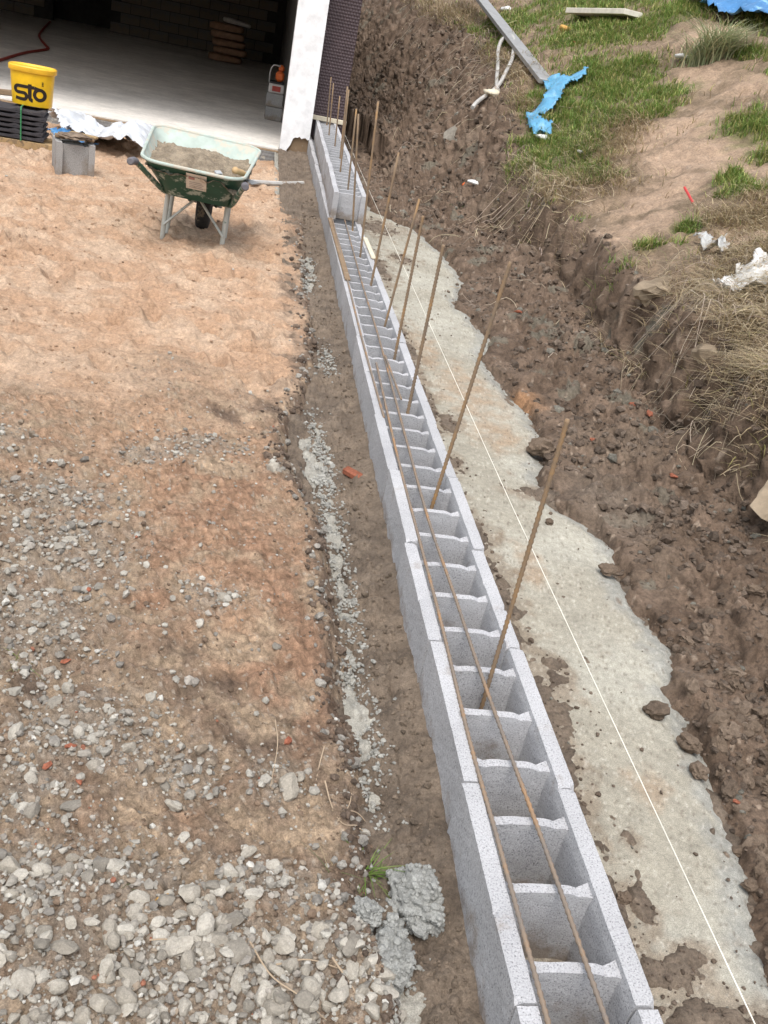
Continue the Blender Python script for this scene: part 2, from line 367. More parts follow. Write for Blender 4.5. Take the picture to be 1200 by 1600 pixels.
def bank_relief(x, y, z, fine=True):
    """height of clods and crumbs over the smooth bank, in slope-length coordinates so that nothing stretches on the steep face"""
    xw = bank_warp(x, y); xc = np.interp(y, _BY, _XC); soil = sstep((xc + .06 - xw) / .16)
    s_ = x + .95 * np.minimum(z, np.interp(y, _BY, _ZC))
    px_ = .03 * fbm(s_, y, 14, 4, 23); py_ = .03 * fbm(s_, y, 14, 4, 24)
    l1, _ = lumps(s_ + .1 * fbm(s_, y, 4, 2, 3) + px_, y + py_, 7, 20, .7); l2, _ = lumps(s_ + px_, y - py_, 17, 30, .85)
    h = soil * (.07 * l1 + .042 * l2 + .03 * fbm(s_, y, 8, 5, 21)) + (1 - soil) * (.015 * l2 + .03 * fbm(s_, y, 6, 3, 19)) - .03 * soil
    if fine:
        l3, _ = lumps(s_ + .5 * px_, y + .5 * py_, 40, 50, .75); l4, _ = lumps(s_ - .6 * px_, y + .6 * py_, 26, 55, .8)
        h = h + soil * (.024 * l4 + .05 * np.abs(fbm(s_, y, 8, 6, 63, .62))) + .016 * l3 * (.3 + .7 * soil) + .007 * fbm(s_, y, 42, 3, 61)
    t = (x - np.interp(y, SLX[0], SLX[1])) / .09
    return h * (.25 + .55 * sstep((t - .3) / 3.2)) * np.interp(y, [3, 9], [1, 1.15])
def bank_points(x, y, fine=True):
    x = np.asarray(x, float); y = np.asarray(y, float); e = .03
    z = bank_smooth(x, y); gx = (bank_smooth(x + e, y) - bank_smooth(x - e, y)) / (2 * e); gy = (bank_smooth(x, y + e) - bank_smooth(x, y - e)) / (2 * e)
    gx = np.clip(gx, -3, 3); gy = np.clip(gy, -2, 2); il = 1 / np.sqrt(1 + gx * gx + gy * gy); h = bank_relief(x, y, z, fine)
    return x - gx * il * h, y - gy * il * h, z + il * h
def bank_height(x, y, fine=True):
    x = np.asarray(x, float); y = np.asarray(y, float); z = bank_smooth(x, y)
    return z + 1.15 * bank_relief(x, y, z, fine)
def edge_left(x, y): return np.interp(y, TRX[0], TRX[1]) + .03 * fbm(x, y, 5, 3, 71)
_foot = []
_r = np.random.default_rng(3)
for _ in range(230):
    yy = _r.uniform(3.2, 11); xx = _r.uniform(-.34 * yy, .35); _foot.append((xx, yy, _r.uniform(0, 3.14), _r.uniform(.035, .06), _r.uniform(.08, .15), _r.uniform(.012, .035)))
def sand_mask(x, y):
    b = 3.65 + .35 * (x + .3) + .5 * fbm(x, y, 1.6, 4, 80)
    return sstep((y - b + .25) / .6) * sstep((edge_left(x, y) - .02 - x) / .12)
def left_height(x, y, fine=True):
    x = np.asarray(x, float); y = np.asarray(y, float)
    xe = edge_left(x, y); sand = sand_mask(x, y)
    z0 = np.interp(y, [0, 3, 5, 8, 10.5, 11.4, 11.8, 12.4], [.085, .085, .05, .02, -.02, -.11, -.12, -.12]) + .025 * fbm(x, y, 1.1, 3, 90)
    dents = np.zeros_like(x)
    for (fx, fy, a, ra, rb, dp) in _foot:
        near = (abs(x - fx) < .35) & (abs(y - fy) < .35)
        if not near.any(): continue
        dx = x[near] - fx; dy = y[near] - fy; u = (dx * math.cos(a) + dy * math.sin(a)) / rb; v = (-dx * math.sin(a) + dy * math.cos(a)) / ra
        q = u * u + v * v; dents[near] += dp * (-np.exp(-q * 1.2) + .55 * np.exp(-((np.sqrt(q) - 1.4) / .45) ** 2))
    z = z0 + sand * (1.6 * dents + .02 * fbm(x, y, 4, 4, 95) + .016 * fbm(x, y, 12, 4, 96) + .008 * np.abs(fbm(x, y, 26, 4, 98)))
    l1, _ = lumps(x, y, 11, 120, .55); l2, _ = lumps(x, y, 30, 130, .65)
    z = z + (1 - sand) * (.012 * fbm(x, y, 5, 4, 97) + .022 * l1 + .014 * l2)
    t = (x - xe + .07) / .11
    z = z * (1 - sstep(t)) + sstep(t) * -.06 + .02 * l1 * sstep(t) * (1 - sstep((t - .6) / .5))
    if fine:
        l3, _ = lumps(x, y, 75, 140, .75); z = z + .008 * l3 * (.3 + .7 * (1 - sand)) + .004 * fbm(x, y, 60, 3, 150) + (1 - sand) * (.010 * np.abs(fbm(x, y, 22, 4, 155)) + .006 * np.abs(fbm(x, y, 50, 3, 157)))
    return z
def grid_obj(name, X, Y, Z, C, m):
    n, k = X.shape; idx = np.arange(n * k).reshape(n, k)
    F = np.stack([idx[:-1, :-1], idx[:-1, 1:], idx[1:, 1:], idx[1:, :-1]], -1).reshape(-1, 4)
    me = raw_mesh(name, np.stack([X, Y, Z], -1).reshape(-1, 3), F, True, C.reshape(-1, 3))
    return mesh_obj(name, me, m)

# ------------------------------------------------------------------ setting: ground, footing, mud, bank
# far ground sheet
g = MB(); g.add([(-400, -400, -.35), (400, -400, -.35), (400, 400, -.35), (-400, 400, -.35)], [(0, 1, 2, 3)])
me = raw_mesh('far_ground', g.V, g.F, False, np.tile((.28, .19, .12), (4, 1)))
tag(mesh_obj('far_ground', me, M['ground']), kind='structure')

C_SAND = np.array((.40, .262, .172)); C_SANDL = np.array((.46, .335, .24)); C_BROWN = np.array((.20, .146, .106)); C_DARK = np.array((.115, .084, .064)); C_RED = np.array((.27, .165, .108)); C_GRAV = np.array((.235, .2, .162)); C_TAN = np.array((.34, .255, .178))
GRAVEL = [(-.43, 2.34, .28, .28), (-.39, 1.98, .18, .22), (-.22, 1.63, .2, .18), (.03, 2.17, .1, .1), (.11, 1.05, .34, .16), (-.1, 1.07, .25, .2), (.33, 1.10, .12, .12), (-.07, 1.23, .18, .1), (-.23, 1.22, .14, .14),
          (-.48, 2.67, .25, .2), (-.3, 1.45, .14, .12), (-.02, 1.53, .12, .1), (.2, 1.24, .14, .08), (-.23, 3.07, .2, .12), (-.08, 3.2, .2, .12), (.2, 1.52, .08, .08), (0, .8, .5, .3), (.24, 3.05, .08, .12), (-.55, 2.0, .2, .4), (-1.0, 2.2, .3, .5), (-.75, 1.3, .3, .4), (-.9, 3.0, .3, .2)]
REDS = [(.225, 2.2, .12, .25), (.27, 1.95, .1, .22), (.32, 1.75, .09, .16), (0, 2.66, .18, .22), (-.08, 2.4, .15, .15), (.15, 2.45, .15, .25), (-.08, 2.9, .15, .15), (-.1, 2.1, .1, .1), (.18, 1.9, .1, .15), (.1, 2.85, .15, .3)]
DARKS = [(0, 3.5, .16, .14), (.2, 3.65, .14, .2), (.26, 3.1, .1, .25), (.35, 2.5, .06, .5), (.34, 1.7, .09, .14), (.16, 1.66, .12, .1), (.4, 1.4, .09, .3), (.05, 1.78, .12, .08), (-.04, 1.9, .08, .06), (-.34, 1.74, .1, .06), (.35, 1.2, .12, .12), (.3, 5.6, .12, .7), (.3, 1.45, .1, .08), (.4, 7.5, .12, 2.5), (.33, 4.4, .12, .5)]
TANS = [(.27, 1.37, .08, .055), (-.08, 1.4, .06, .05), (.1, 1.95, .12, .08), (.02, 3.0, .15, .1)]
def left_color(x, y):
    s = sand_mask(x, y); n1 = fbm(x, y, 3, 4, 200); n2 = fbm(x, y, 9, 4, 210); n3 = fbm(x, y, 28, 3, 220)
    c = mix(C_TAN * 1.0, C_BROWN, sstep(.62 + .9 * n2 + .5 * n3))
    c = mix(c, C_SAND * .85, sstep(.8 * blobs(x, y, [(-.1, 2.95, .6, .5), (-.3, 3.3, .6, .4), (.05, 2.5, .3, .5), (.12, 2.1, .15, .3), (.12, 3.0, .2, .4)]) + .7 * n2))
    c = mix(c, C_RED, .85 * sstep(1.3 * blobs(x, y, REDS) + .6 * n2 - .35))
    c = mix(c, C_GRAV, .7 * sstep(1.2 * blobs(x, y, GRAVEL) + .6 * n3 - .35))
    c = mix(c, C_TAN, .9 * sstep(2.2 * blobs(x, y, TANS) + .4 * n2 - .7))
    c = mix(c, mix(C_SAND, C_SANDL, sstep(.45 + .9 * n1 + .4 * n2)), s)
    c = mix(c, C_DARK, .85 * sstep(1.2 * blobs(x, y, DARKS) + .7 * n2 - .5))
    c = mix(c, C_DARK * 1.15, sstep((x - edge_left(x, y) + .10) / .07) * .6 * np.clip(.8 + n2, 0, 1))
    c = c * np.clip(1 + (1 - s) * (.35 * n3 + .25 * fbm(x, y, 70, 2, 230)), .5, 1.5)[..., None]
    c = mix(c, C_GRAV * 1.5, np.where(rnd2(np.floor(x * 160), np.floor(y * 160), 5) > .965, .8, 0) * (1 - .7 * s))
    return c
ny, nx = 860, 440
Yr = .62 * (12.35 / .62) ** np.linspace(0, 1, ny)[:, None]
u = np.linspace(0, 1, nx)[None, :]
X = (.60 + .0 * Yr) - (1.05 + .46 * Yr) * u ** 1.08; Y = Yr + 0 * u
grid_obj('ground', X, Y, left_height(X, Y), left_color(X, Y), M['ground'])['kind'] = 'structure'
# ground carried on to the left and behind the camera, coarser
yy, xx = np.meshgrid(np.linspace(-8, 12.35, 90), np.linspace(-16, .62, 90), indexing='ij')
zz = left_height(xx, yy, False) - .05 - .5 * 0
inside = (xx > -(.38 + .4 * np.maximum(yy, 0))) & (yy > .6); zz = np.where(inside, zz - .15, zz)
grid_obj('ground', xx, yy, zz, left_color(xx, yy), M['ground'])['kind'] = 'structure'

MUDR = [(.93, 2.885, .07, .2), (.93, 2.54, .08, .25), (.94, 1.95, .09, .25), (.93, 1.6, .07, .12), (.93, 1.28, .06, .12), (.99, 1.13, .1, .05), (1.02, 1.04, .14, .05), (1.05, 1.48, .03, .03), (.95, 4.88, .06, .5),
        (.95, 4.2, .05, .3), (1.02, 3.95, .06, .12), (.95, 3.5, .06, .12), (1.03, 2.09, .05, .1), (.92, 2.2, .08, .2), (1.3, 3.3, .12, .06), (1.1, 8.3, .2, .3), (1.2, 7.2, .1, .15), (.98, 6.8, .08, .4), (.93, 1.75, .07, .3), (.95, .95, .1, .12), (1.12, 1.0, .12, .06), (1.0, 1.3, .03, .06), (1.2, .95, .1, .05), (1.08, 1.18, .05, .03)]
# concrete footing: one cast strip, uneven edges and fine ripples
ny = 560; Yr = .6 * (12.3 / .6) ** np.linspace(0, 1, ny)[:, None]; u = np.linspace(0, 1, 230)[None, :]
X = .22 + 1.55 * u + 0 * Yr; Y = Yr + 0 * u
l, _ = lumps(X, Y, 60, 300, .5)
Z = .004 * fbm(X, Y, 3, 3, 310) + .0025 * l + .002 * fbm(X, Y, 30, 3, 320)
xe_r = np.interp(Y, SLX[0], SLX[1]); dr = xe_r - X
Z = Z - .028 * sstep((.10 - dr + .05 * fbm(X, Y, 6, 3, 330)) / .12)
lft = sstep((.56 - X) / .06); la, _ = lumps(X, Y, 40, 340, .85)
Z = Z + lft * (.014 * la + .014 * fbm(X, Y, 9, 4, 350))
n1 = fbm(X, Y, 2.2, 4, 360); n2 = fbm(X, Y, 12, 4, 370)
Cc = mix((.305, .283, .232), (.362, .345, .292), sstep(.5 + n1))
Cc = mix(Cc, (.31, .22, .145), .75 * sstep(1.1 * blobs(X, Y, [(1.2, 4.4, .3, .6), (1.25, 3.9, .25, .3), (1.05, 5.0, .15, .6), (1.15, 1.65, .08, .1), (1.1, 2.7, .1, .2)]) + .5 * n2 - .4))
Cc = mix(Cc, (.27, .27, .25), .8 * sstep((.13 - dr + .06 * n2) / .10))
Cc = mix(Cc, (.29, .28, .25), lft * .8)
Cc = mix(Cc, (.16, .115, .08), .8 * sstep(n2 * 1.6 + .8 * perlin(X * 30, Y * 30, 9) - 1.05) * (1 - lft))
sm = np.maximum(1.1 * blobs(X, Y, [(a_, b_, c_ * 1.7, d_ * 1.7) for a_, b_, c_, d_ in MUDR]), .95 * np.exp(-((X - .83) / .15) ** 2)) + .55 * n2 + .3 * n1 - .35
Cc = mix(Cc, (.215, .17, .125), .72 * sstep(sm / .55) * (X > .6))
Cc = mix(Cc, (.60, .57, .50), np.where(rnd2(np.floor(X * 230), np.floor(Y * 230), 8) > .94, .28, 0))
Cc = mix(Cc, (.13, .10, .075), np.where(rnd2(np.floor(X * 230 + 9), np.floor(Y * 200), 9) > .965, .5, 0))
grid_obj('footing', X, Y, Z, Cc, M['slab'])['kind'] = 'structure'

# mud fallen on the footing on both sides of the blocks
def mud_height(x, y):
    n = fbm(x, y, 4, 4, 400); n2 = fbm(x, y, 16, 4, 410); l, _ = lumps(x, y, 38, 420, .8); l2, _ = lumps(x, y, 15, 430, .5)
    xe = edge_left(x, y)
    bare = blobs(x, y, [(.37, 3.5, .06, .2), (.375, 3.13, .05, .22), (.41, 2.7, .022, .3), (.415, 2.3, .02, .25), (.41, 2.0, .016, .25), (.43, 1.66, .034, .16), (.44, 1.02, .05, .08), (.43, 5.9, .03, .25), (.445, 6.4, .04, .35), (.47, 4.47, .03, .12)]) * np.clip(.72 + 1.5 * fbm(x, y, 7, 4, 405), 0, 1.25)
    left = .022 + .02 * n + .012 * n2 + .03 * np.exp(-((x - .59) / .06) ** 2) - .055 * bare * (1 + .6 * n2)
    left = left + (.016 * l + .02 * l2) * (left > 0) * np.clip((.565 - x) / .06, .12, 1)
    b = blobs(x, y, MUDR)
    cover = np.maximum(1.15 * b, .95 * np.exp(-((x - .83) / (.125 + .07 * fbm(x * 0, y, 1.5, 3, 415))) ** 2) * np.clip(.85 + .6 * fbm(x * 0, y, .9, 2, 416), 0, 1)) + .6 * n2 + .25 * n - .44
    l4, _ = lumps(x, y, 75, 435, .8); left = left + .007 * l4 * (left > 0) * np.clip((.57 - x) / .04, .2, 1) + (.0045 * np.abs(fbm(x, y, 34, 3, 436)) + .004 * fbm(x, y, 70, 2, 437)) * np.clip((.57 - x) / .04, .15, 1); right = -.012 + .035 * np.clip(cover, -.4, .5) + np.where(cover > 0, .012 * l + .008 * l2, 0)
    rim = np.exp(-((x - .83) / .03) ** 2) * .015
    right = right + rim * (.5 + n2)
    return np.where(x < .70, left, right)
ny = 660; Yr = .72 * (12.2 / .72) ** np.linspace(0, 1, ny)[:, None]
for (xa, xb, nn) in ((.26, .70, 130), (.70, 1.5, 200)):
    u = np.linspace(0, 1, nn)[None, :]; X = xa + (xb - xa) * u + 0 * Yr; Y = Yr + 0 * u
    n2 = fbm(X, Y, 10, 4, 440); Cm = mix((.122, .094, .071), (.178, .139, .105), sstep(.5 + n2)); Cm = mix(Cm, (.20, .153, .112), .6 * sstep(fbm(X, Y, 2.5, 3, 450) + .3) * (X < .7))
    tag(grid_obj('mud', X, Y, mud_height(X, Y), Cm, M['mud']), kind='stuff')

# excavated bank and the grassy hillside above it
def bank_color(x, y):
    n1 = fbm(x, y, 2, 4, 500); n2 = fbm(x, y, 8, 4, 510); xc = np.interp(y, _BY, _XC)
    l1, rid = lumps(x + .1 * fbm(x, y, 4, 2, 3), y, 7, 20, .7)
    c = mix((.098, .070, .052), (.165, .122, .094), sstep(.5 + .8 * n2 + .4 * n1)) * np.array((1.05, 1.01, .95))
    c = mix(c, (.165, .128, .095), .5 * sstep(n1 * 1.4 - .3)); c = mix(c, (.15, .15, .12), .5 * ((rid > .9) & (l1 > .1)))
    c = mix(c, (.34, .19, .10), .8 * sstep(1.5 * blobs(x, y, [(1.47, 4.35, .14, .22), (1.3, 5, .1, .2)]) + .4 * n2 - .5))
    c = mix(c, (.17, .135, .105), .8 * blobs(x, y, [(1.55, 3.25, .16, .28)]))
    turf = sstep((bank_warp(x, y) - xc + .02 + .05 * n2) / .10)
    h = mix((.17, .125, .085), (.24, .175, .12), sstep(.5 + n2))
    h = mix(h, (.34, .245, .175), sstep(1.6 * blobs(x, y, SAND) + .45 * n2 - .4))
    h = mix(h, (.13, .13, .055), sstep(1.4 * blobs(x, y, GREEN) + .5 * n2 - .3))
    h = mix(h, (.25, .19, .11), .75 * sstep(1.3 * blobs(x, y, DRY) + .5 * n2 - .5))
    c = mix(c, h, turf)
    c = mix(c, (.33, .26, .2), np.where(rnd2(np.floor(x * 90), np.floor(y * 70), 6) > .985, .7, 0))
    return c
ny, nx = 900, 340
Yr = .9 * (34 / .9) ** np.linspace(0, 1, ny)[:, None]; u = np.linspace(0, 1, nx)[None, :]
X = 1.05 + 1.75 * u + (.3 + .62 * Yr) * u ** 4; Y = Yr + 0 * u
BX, BY_, BZ = bank_points(X, Y)
grid_obj('bank', BX, BY_, BZ, bank_color(X, Y), M['soil'])['kind'] = 'structure'
yy, xx = np.meshgrid(np.linspace(-10, 60, 120), np.linspace(1.3, 46, 110), indexing='ij')
zz = bank_height(xx, yy, False) - .06; inside = (xx < 2.8 + .6 * np.maximum(yy, 0)) & (yy > 1.0) & (yy < 33); zz = np.where(inside, zz - .25, zz)
grid_obj('bank', xx, yy, zz, bank_color(xx, yy), M['soil'])['kind'] = 'structure'
def bz(x, y): return float(bank_height(np.array([x]), np.array([y]), False)[0])
def lz(x, y): return float(left_height(np.array([float(x)]), np.array([float(y)]), False)[0])

# ------------------------------------------------------------------ hollow block wall
BL, BW, BH = .5, .25, .2
def noise3(V, f, seed):
    x, y, z = V[:, 0] * f, V[:, 1] * f, V[:, 2] * f
    return (perlin(x + .37 * z, y + 1.7 * z, seed) + perlin(y - .61 * z + 9, z * 1.1 + .4 * x, seed + 3)) * .5
def grid_box(lo, hi, step, fn=None):
    """box with gridded faces (shared look on every side)"""
    lo = np.array(lo); hi = np.array(hi); n = np.maximum(1, np.round((hi - lo) / step).astype(int)); Vs = []; Fs = []; off = 0; seen = {}
    V = []; F = []
    def vid(i, j, k):
        key = (i, j, k)
        if key not in seen: seen[key] = len(V); V.append(lo + (hi - lo) * np.array(key) / n)
        return seen[key]
    for ax in range(3):
        a, b = (ax + 1) % 3, (ax + 2) % 3
        for side in (0, n[ax]):
            for i in range(n[a]):
                for j in range(n[b]):
                    q = []
                    for (da, db) in ((0, 0), (1, 0), (1, 1), (0, 1)):
                        c = [0, 0, 0]; c[ax] = side; c[a] = i + da; c[b] = j + db; q.append(vid(*c))
                    F.append(tuple(q if side else q[::-1]))
    V = np.array(V)
    if fn: V = fn(V)
    return V, F
def block_mesh(seed, step=.0125):
    b = MB(); sh = .041; hx = BW / 2
    def rough(V):
        W = V.copy()
        for ax in range(3): W[:, ax] += .0009 * noise3(V + ax * 5.3 + seed, 55, seed + ax) + .0009 * noise3(V + ax * 2.1 + seed, 21, seed + 9 + ax)
        return W
    r = np.random.default_rng(seed)
    chips = {s: [(s * (hx - (sh if r.uniform() < .5 else 0)), r.choice([0.0, BL, r.uniform(0, BL)]), r.uniform(.005, .013)) for _ in range(4)] for s in (-1, 1)}
    for s in (-1, 1):
        lo = (-hx, 0, 0) if s < 0 else (hx - sh, 0, 0); hi = (-hx + sh, BL - .006, BH) if s < 0 else (hx, BL - .006, BH)
        def shell(V, s=s, lo=lo, hi=hi):
            W = V.copy(); top = (V[:, 2] - BH + .03) / .03   # inner arris rounded off towards the top
            inner = hi[0] if s < 0 else lo[0]
            k = np.clip(top, 0, 1) * np.isclose(V[:, 0], inner)
            W[:, 0] += s * .004 * k
            for (ccx, ccy, cr) in chips[s]:
                d = np.sqrt((V[:, 0] - ccx) ** 2 + (V[:, 1] - ccy) ** 2 + (V[:, 2] - BH) ** 2); W[:, 2] -= .75 * np.maximum(0, cr - d)
            return rough(W)
        V, F = grid_box(lo, hi, step, shell); b.add(V, F)
    for cy in (.075, .2415, .408):
        lo = (-hx + sh - .003, cy - .0105, 0); hi = (hx - sh + .003, cy + .0105, BH - .012)
        chip = r.uniform(0, 1)
        def web(V, cy=cy, chip=chip):
            W = V.copy(); x = V[:, 0]
            for e, amt in ((1, .75), (-1, .35)):
                t = np.clip((e * x - .055) / .032, 0, 1); W[:, 1] = cy + (W[:, 1] - cy) * (1 + amt * t * t)
                W[:, 2] -= (V[:, 2] > BH - .03) * .007 * np.exp(-((e * x - .062) / .011) ** 2) * (1 if e > 0 else chip)
            return rough(W)
        V, F = grid_box(lo, hi, step, web); b.add(V, F)
    me = b.mesh('block', False); me.materials.append(M['block']); return me
BM = [block_mesh(s) for s in (1, 2, 3, 4, 5, 6)]
wall = empty('block_wall', (.705, 0, 0)); tag(wall, 'low wall of grey hollow concrete blocks running from the front to the white pillar', 'wall')
def wall_x(y): return .002 * y
ys = .431
k = 0
rb = random.Random(4)
while ys < 12.0:
    if ys > -.2:
        o = mesh_obj('block', BM[(k * 5 + k // 6) % 6], None, wall, (wall_x(ys) + rb.uniform(-.003, .003), ys, rb.uniform(-.003, .002)), (rb.uniform(-.003, .003), 0, rb.uniform(-.004, .004)))
    ys += .5; k += 1
ys = 7.24; k = 0
while ys < 12.0:
    mesh_obj('block', BM[(k * 5 + 2) % 6], None, wall, (.030 + .012 * (ys - 7.2) + rb.uniform(-.003, .003), ys, .2025 + rb.uniform(0, .002)), (0, 0, -.012 + rb.uniform(-.003, .003)))
    ys += .5; k += 1

# plank across the far end, offcuts lying on the shells
def plank(name, a, b, w, t, m, label, cat, up=(0, 0, 1), group=None):
    a = Vector(a); b = Vector(b); d = (b - a); L_ = d.length; x = d.normalized(); z = (Vector(up) - x * x.dot(Vector(up))).normalized(); y = z.cross(x)
    mb = MB(); mb.box((0, 0, 0), (L_, w, t), bev=min(.004, t * .25))
    o = mb.obj(name, m); o.matrix_world = Matrix.Translation((a + b) / 2) @ Matrix((x, y, z)).transposed().to_4x4()
    return tag(o, label, cat, group)
plank('plank', (.58, 12.09, .43), (1.03, 12.07, .43), .05, .05, M['cream'], 'cream timber plank laid across the far end of the block wall', 'plank')
plank('batten', (.607, 7.22, .2085), (.618, 5.46, .2085), .034, .012, M['mudwood'], 'muddy brown batten lying along the left edge of the wall', 'batten')
plank('timber_offcut', (.832, 6.72, .209), (.838, 6.13, .209), .032, .012, M['cream'], 'short cream timber offcut on the right edge of the wall', 'timber')

# guide string
st = MB(); st.tube([(.851, .45, .4), (.851, .768, .4), (.853, 2.315, .4), (.905, 7.523, .4), (.957, 11.6, .405), (.99, 12.06, .44)], .0012, 5)
tag(st.obj('guide_string', M['string'], smooth=True), 'taut white mason string running beside the block wall', 'string')

# ------------------------------------------------------------------ rebars
def rebar_mesh(pts, r=.006, ribs=True):
    pts = [Vector(p) for p in pts]; fine = []; rad = []
    for a, b in zip(pts[:-1], pts[1:]):
        n = max(2, int((b - a).length / .0075)) if ribs else 6
        for i in range(n):
            fine.append(a.lerp(b, i / n)); rad.append(r * (1.28 if i % 2 else .88) if ribs else r)
    fine.append(pts[-1]); rad.append(r * .9)
    mb = MB(); mb.tube(fine, rad, 7); return mb.mesh('rebar', True)
VERT = [((.727, 1.812), (.725, 1.812, .889), 'nearest upright rebar, standing in the hollow blocks at the front'),
        ((.734, 2.796), (.795, 2.796, 1.0), 'second upright rebar from the front, tall and leaning right'),
        ((.735, 3.527), (.733, 3.527, .875), 'third upright rebar from the front, behind the leaning tall one'),
        ((.764, 4.237), (.762, 4.237, .846), 'fourth upright rebar from the front, in the single course of blocks'),
        ((.767, 4.748), (.819, 4.748, .836), 'fifth upright rebar from the front, leaning right beside the fourth'),
        ((.763, 5.503), (.783, 5.503, .947), 'sixth upright rebar from the front, in the single course'),
        ((.764, 6.228), (.703, 6.228, 1.136), 'seventh upright rebar, tall rusty rod against the dark bank'),
        ((.775, 7.016), (.671, 7.016, .977), 'upright rebar just in front of the stepped block end'),
        ((.75, 7.516), (.698, 7.516, .968), 'upright rebar in the first hollow of the raised course'),
        ((.751, 8.462), (.698, 8.462, 1.027), 'upright rebar in the middle of the raised course, leaning left'),
        ((.797, 9.25), (.747, 9.25, 1.002), 'upright rebar past the middle of the raised course'),
        ((.80, 10.12), (.757, 10.12, .85), 'short upright rebar, third before the cream plank'),
        ((.785, 10.962), (.732, 10.962, .903), 'upright rebar, second before the cream plank'),
        ((.811, 11.95), (.761, 11.95, .902), 'farthest upright rebar, right at the cream plank')]
for (bx, by), t, lab in VERT:
    d = Vector((t[0] - bx, 0, t[2] - .12)); base = Vector((bx, by, .12)) - d.normalized() * .125; base.z = max(base.z, -.02)
    P = [base, Vector((bx, by, .12)), Vector(t)]
    o = mesh_obj('rebar', rebar_mesh(P, (.0052 if by < 2 else .0060) if by < 3 else (.0064 if by < 5 else .0072), by < 4.5), M['rust_up']); tag(o, lab, 'rebar', 'upright rebars along the wall')
LAY = [([(.62, 7.2, .221), (.617, 5.46, .206), (.612, 4.38, .205), (.619, 3.40, .203)], 'long lying rebar against the left shell, far half'),
       ([(.653, 4.06, .20), (.632, 3.12, .203), (.63, 2.53, .200), (.627, 2.03, .203), (.62, 1.57, .200), (.622, 1.29, .203), (.625, .89, .203), (.627, .45, .203)], 'long lying rebar against the left shell, near half'),
       ([(.726, 7.3, .20), (.706, 5.49, .2), (.703, 4.48, .203), (.69, 3.48, .2), (.684, 3.136, .203), (.679, 2.593, .2), (.688, 2.16, .203), (.694, 1.888, .2), (.702, 1.594, .203), (.716, 1.283, .203), (.727, .896, .203), (.738, .45, .203)], 'long lying rebar along the middle of the hollow blocks'),
       ([(.70, 4.138, .215), (.716, 3.62, .205)], 'short orange rebar end lying beside the middle rebar')]
for P, lab in LAY:
    o = mesh_obj('rebar', rebar_mesh(catmull(P, 3), .0044), M['rust']); tag(o, lab, 'rebar', 'rebars laid in the wall')

# ------------------------------------------------------------------ building: rendered corner, open basement behind
FY = 11.82; FZ = .03
M['render'] = paint_mat('white_render', (.86, .87, .89), .85, .2, wear=(.72, .70, .66), wscale=5, wamt=.7, bump=.002)
M['membrane'] = paint_mat('brown_membrane', (.085, .06, .066), .5, .35)
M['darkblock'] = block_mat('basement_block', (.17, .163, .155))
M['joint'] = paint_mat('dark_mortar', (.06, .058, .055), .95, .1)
M['screed'] = earth_mat('screed', attr=False, base=(.68, .65, .61), scales=((.5, .18), (3, .14), (20, .12)), bump=((40, .003),), rough=.85)
bld = empty('building', (.45, 12, 0)); tag(bld, 'white rendered building with a wide dark basement opening', 'building')
def wpart(name, lo, hi, m, bev=0, parent=bld):
    mb = MB(); c = [(a + b) / 2 for a, b in zip(lo, hi)]; mb.box(c, [b - a for a, b in zip(lo, hi)], bev=bev)
    o = mb.obj(name, m, parent); o.matrix_parent_inverse = parent.matrix_world.inverted() if False else Matrix.Translation(-Vector(parent.location)); return o
# rendered pier with a ragged lower edge
pr = MB(); n = 14; lowp = []
for i in range(n + 1):
    t = i / n; x = .275 + .335 * t
    lowp.append((x, .01 + .19 * max(0, min(1, (t - .22) / .25)) + (.012 * math.sin(i * 2.3) if 0 < i < n else 0)))
pts = lowp + [(.61, 3.3), (.275, 3.3)]
F0 = [(x, FY, z) for x, z in pts]; F1 = [(x, FY + .30, z) for x, z in pts]; kk = len(pts)
pr.add(F0 + F1, [tuple(range(kk)), tuple(range(2 * kk - 1, kk - 1, -1))] + [(i, i + kk, (i + 1) % kk + kk, (i + 1) % kk) for i in range(kk)])
pier = pr.obj('pier', M['render'], bld); pier.location = -Vector(bld.location)
wpart('pier_core', (.30, FY + .03, -.3), (.60, FY + .29, 1.0), M['mudwood'])
# dimpled drainage membrane on the corner to the right of the pier
mx = np.arange(.58, 1.0, .0075); mz = np.arange(-.1, 2.9, .0075); XX, ZZ = np.meshgrid(mx, mz, indexing='xy')
def dimple(a, b, p):
    r0 = np.floor(b / p); aa = a + (r0 % 2) * p / 2
    return sstep(1.25 - np.hypot((aa / p) % 1 - .5, (b / p) % 1 - .5) * 3.2)
DY = 12.16 - .014 * dimple(XX, ZZ, .034) + .012 * np.sin(XX * 7 + ZZ * 2)
n_, k_ = XX.shape; idx = np.arange(n_ * k_).reshape(n_, k_)
F = np.stack([idx[:-1, :-1], idx[:-1, 1:], idx[1:, 1:], idx[1:, :-1]], -1).reshape(-1, 4)
o = mesh_obj('drainage_membrane', raw_mesh('drainage_membrane', np.stack([XX, DY, ZZ], -1).reshape(-1, 3), F, True), M['membrane'], bld); o.location = -Vector(bld.location)
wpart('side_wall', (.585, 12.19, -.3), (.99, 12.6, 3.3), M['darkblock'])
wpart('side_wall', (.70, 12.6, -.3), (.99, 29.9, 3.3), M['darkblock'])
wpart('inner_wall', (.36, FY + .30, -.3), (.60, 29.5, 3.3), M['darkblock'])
wpart('lintel', (-9.0, FY, 2.75), (.275, FY + .3, 3.3), M['render'])
wpart('inner_wall', (-9.3, FY, -.3), (-9.0, 29.9, 3.3), M['darkblock'])
wpart('roof', (-9.4, FY - .15, 3.302), (1.2, 30.2, 3.5), M['render'])
wpart('basement_floor', (-9.0, FY, -.35), (.36, 29.5, FZ), M['screed'])
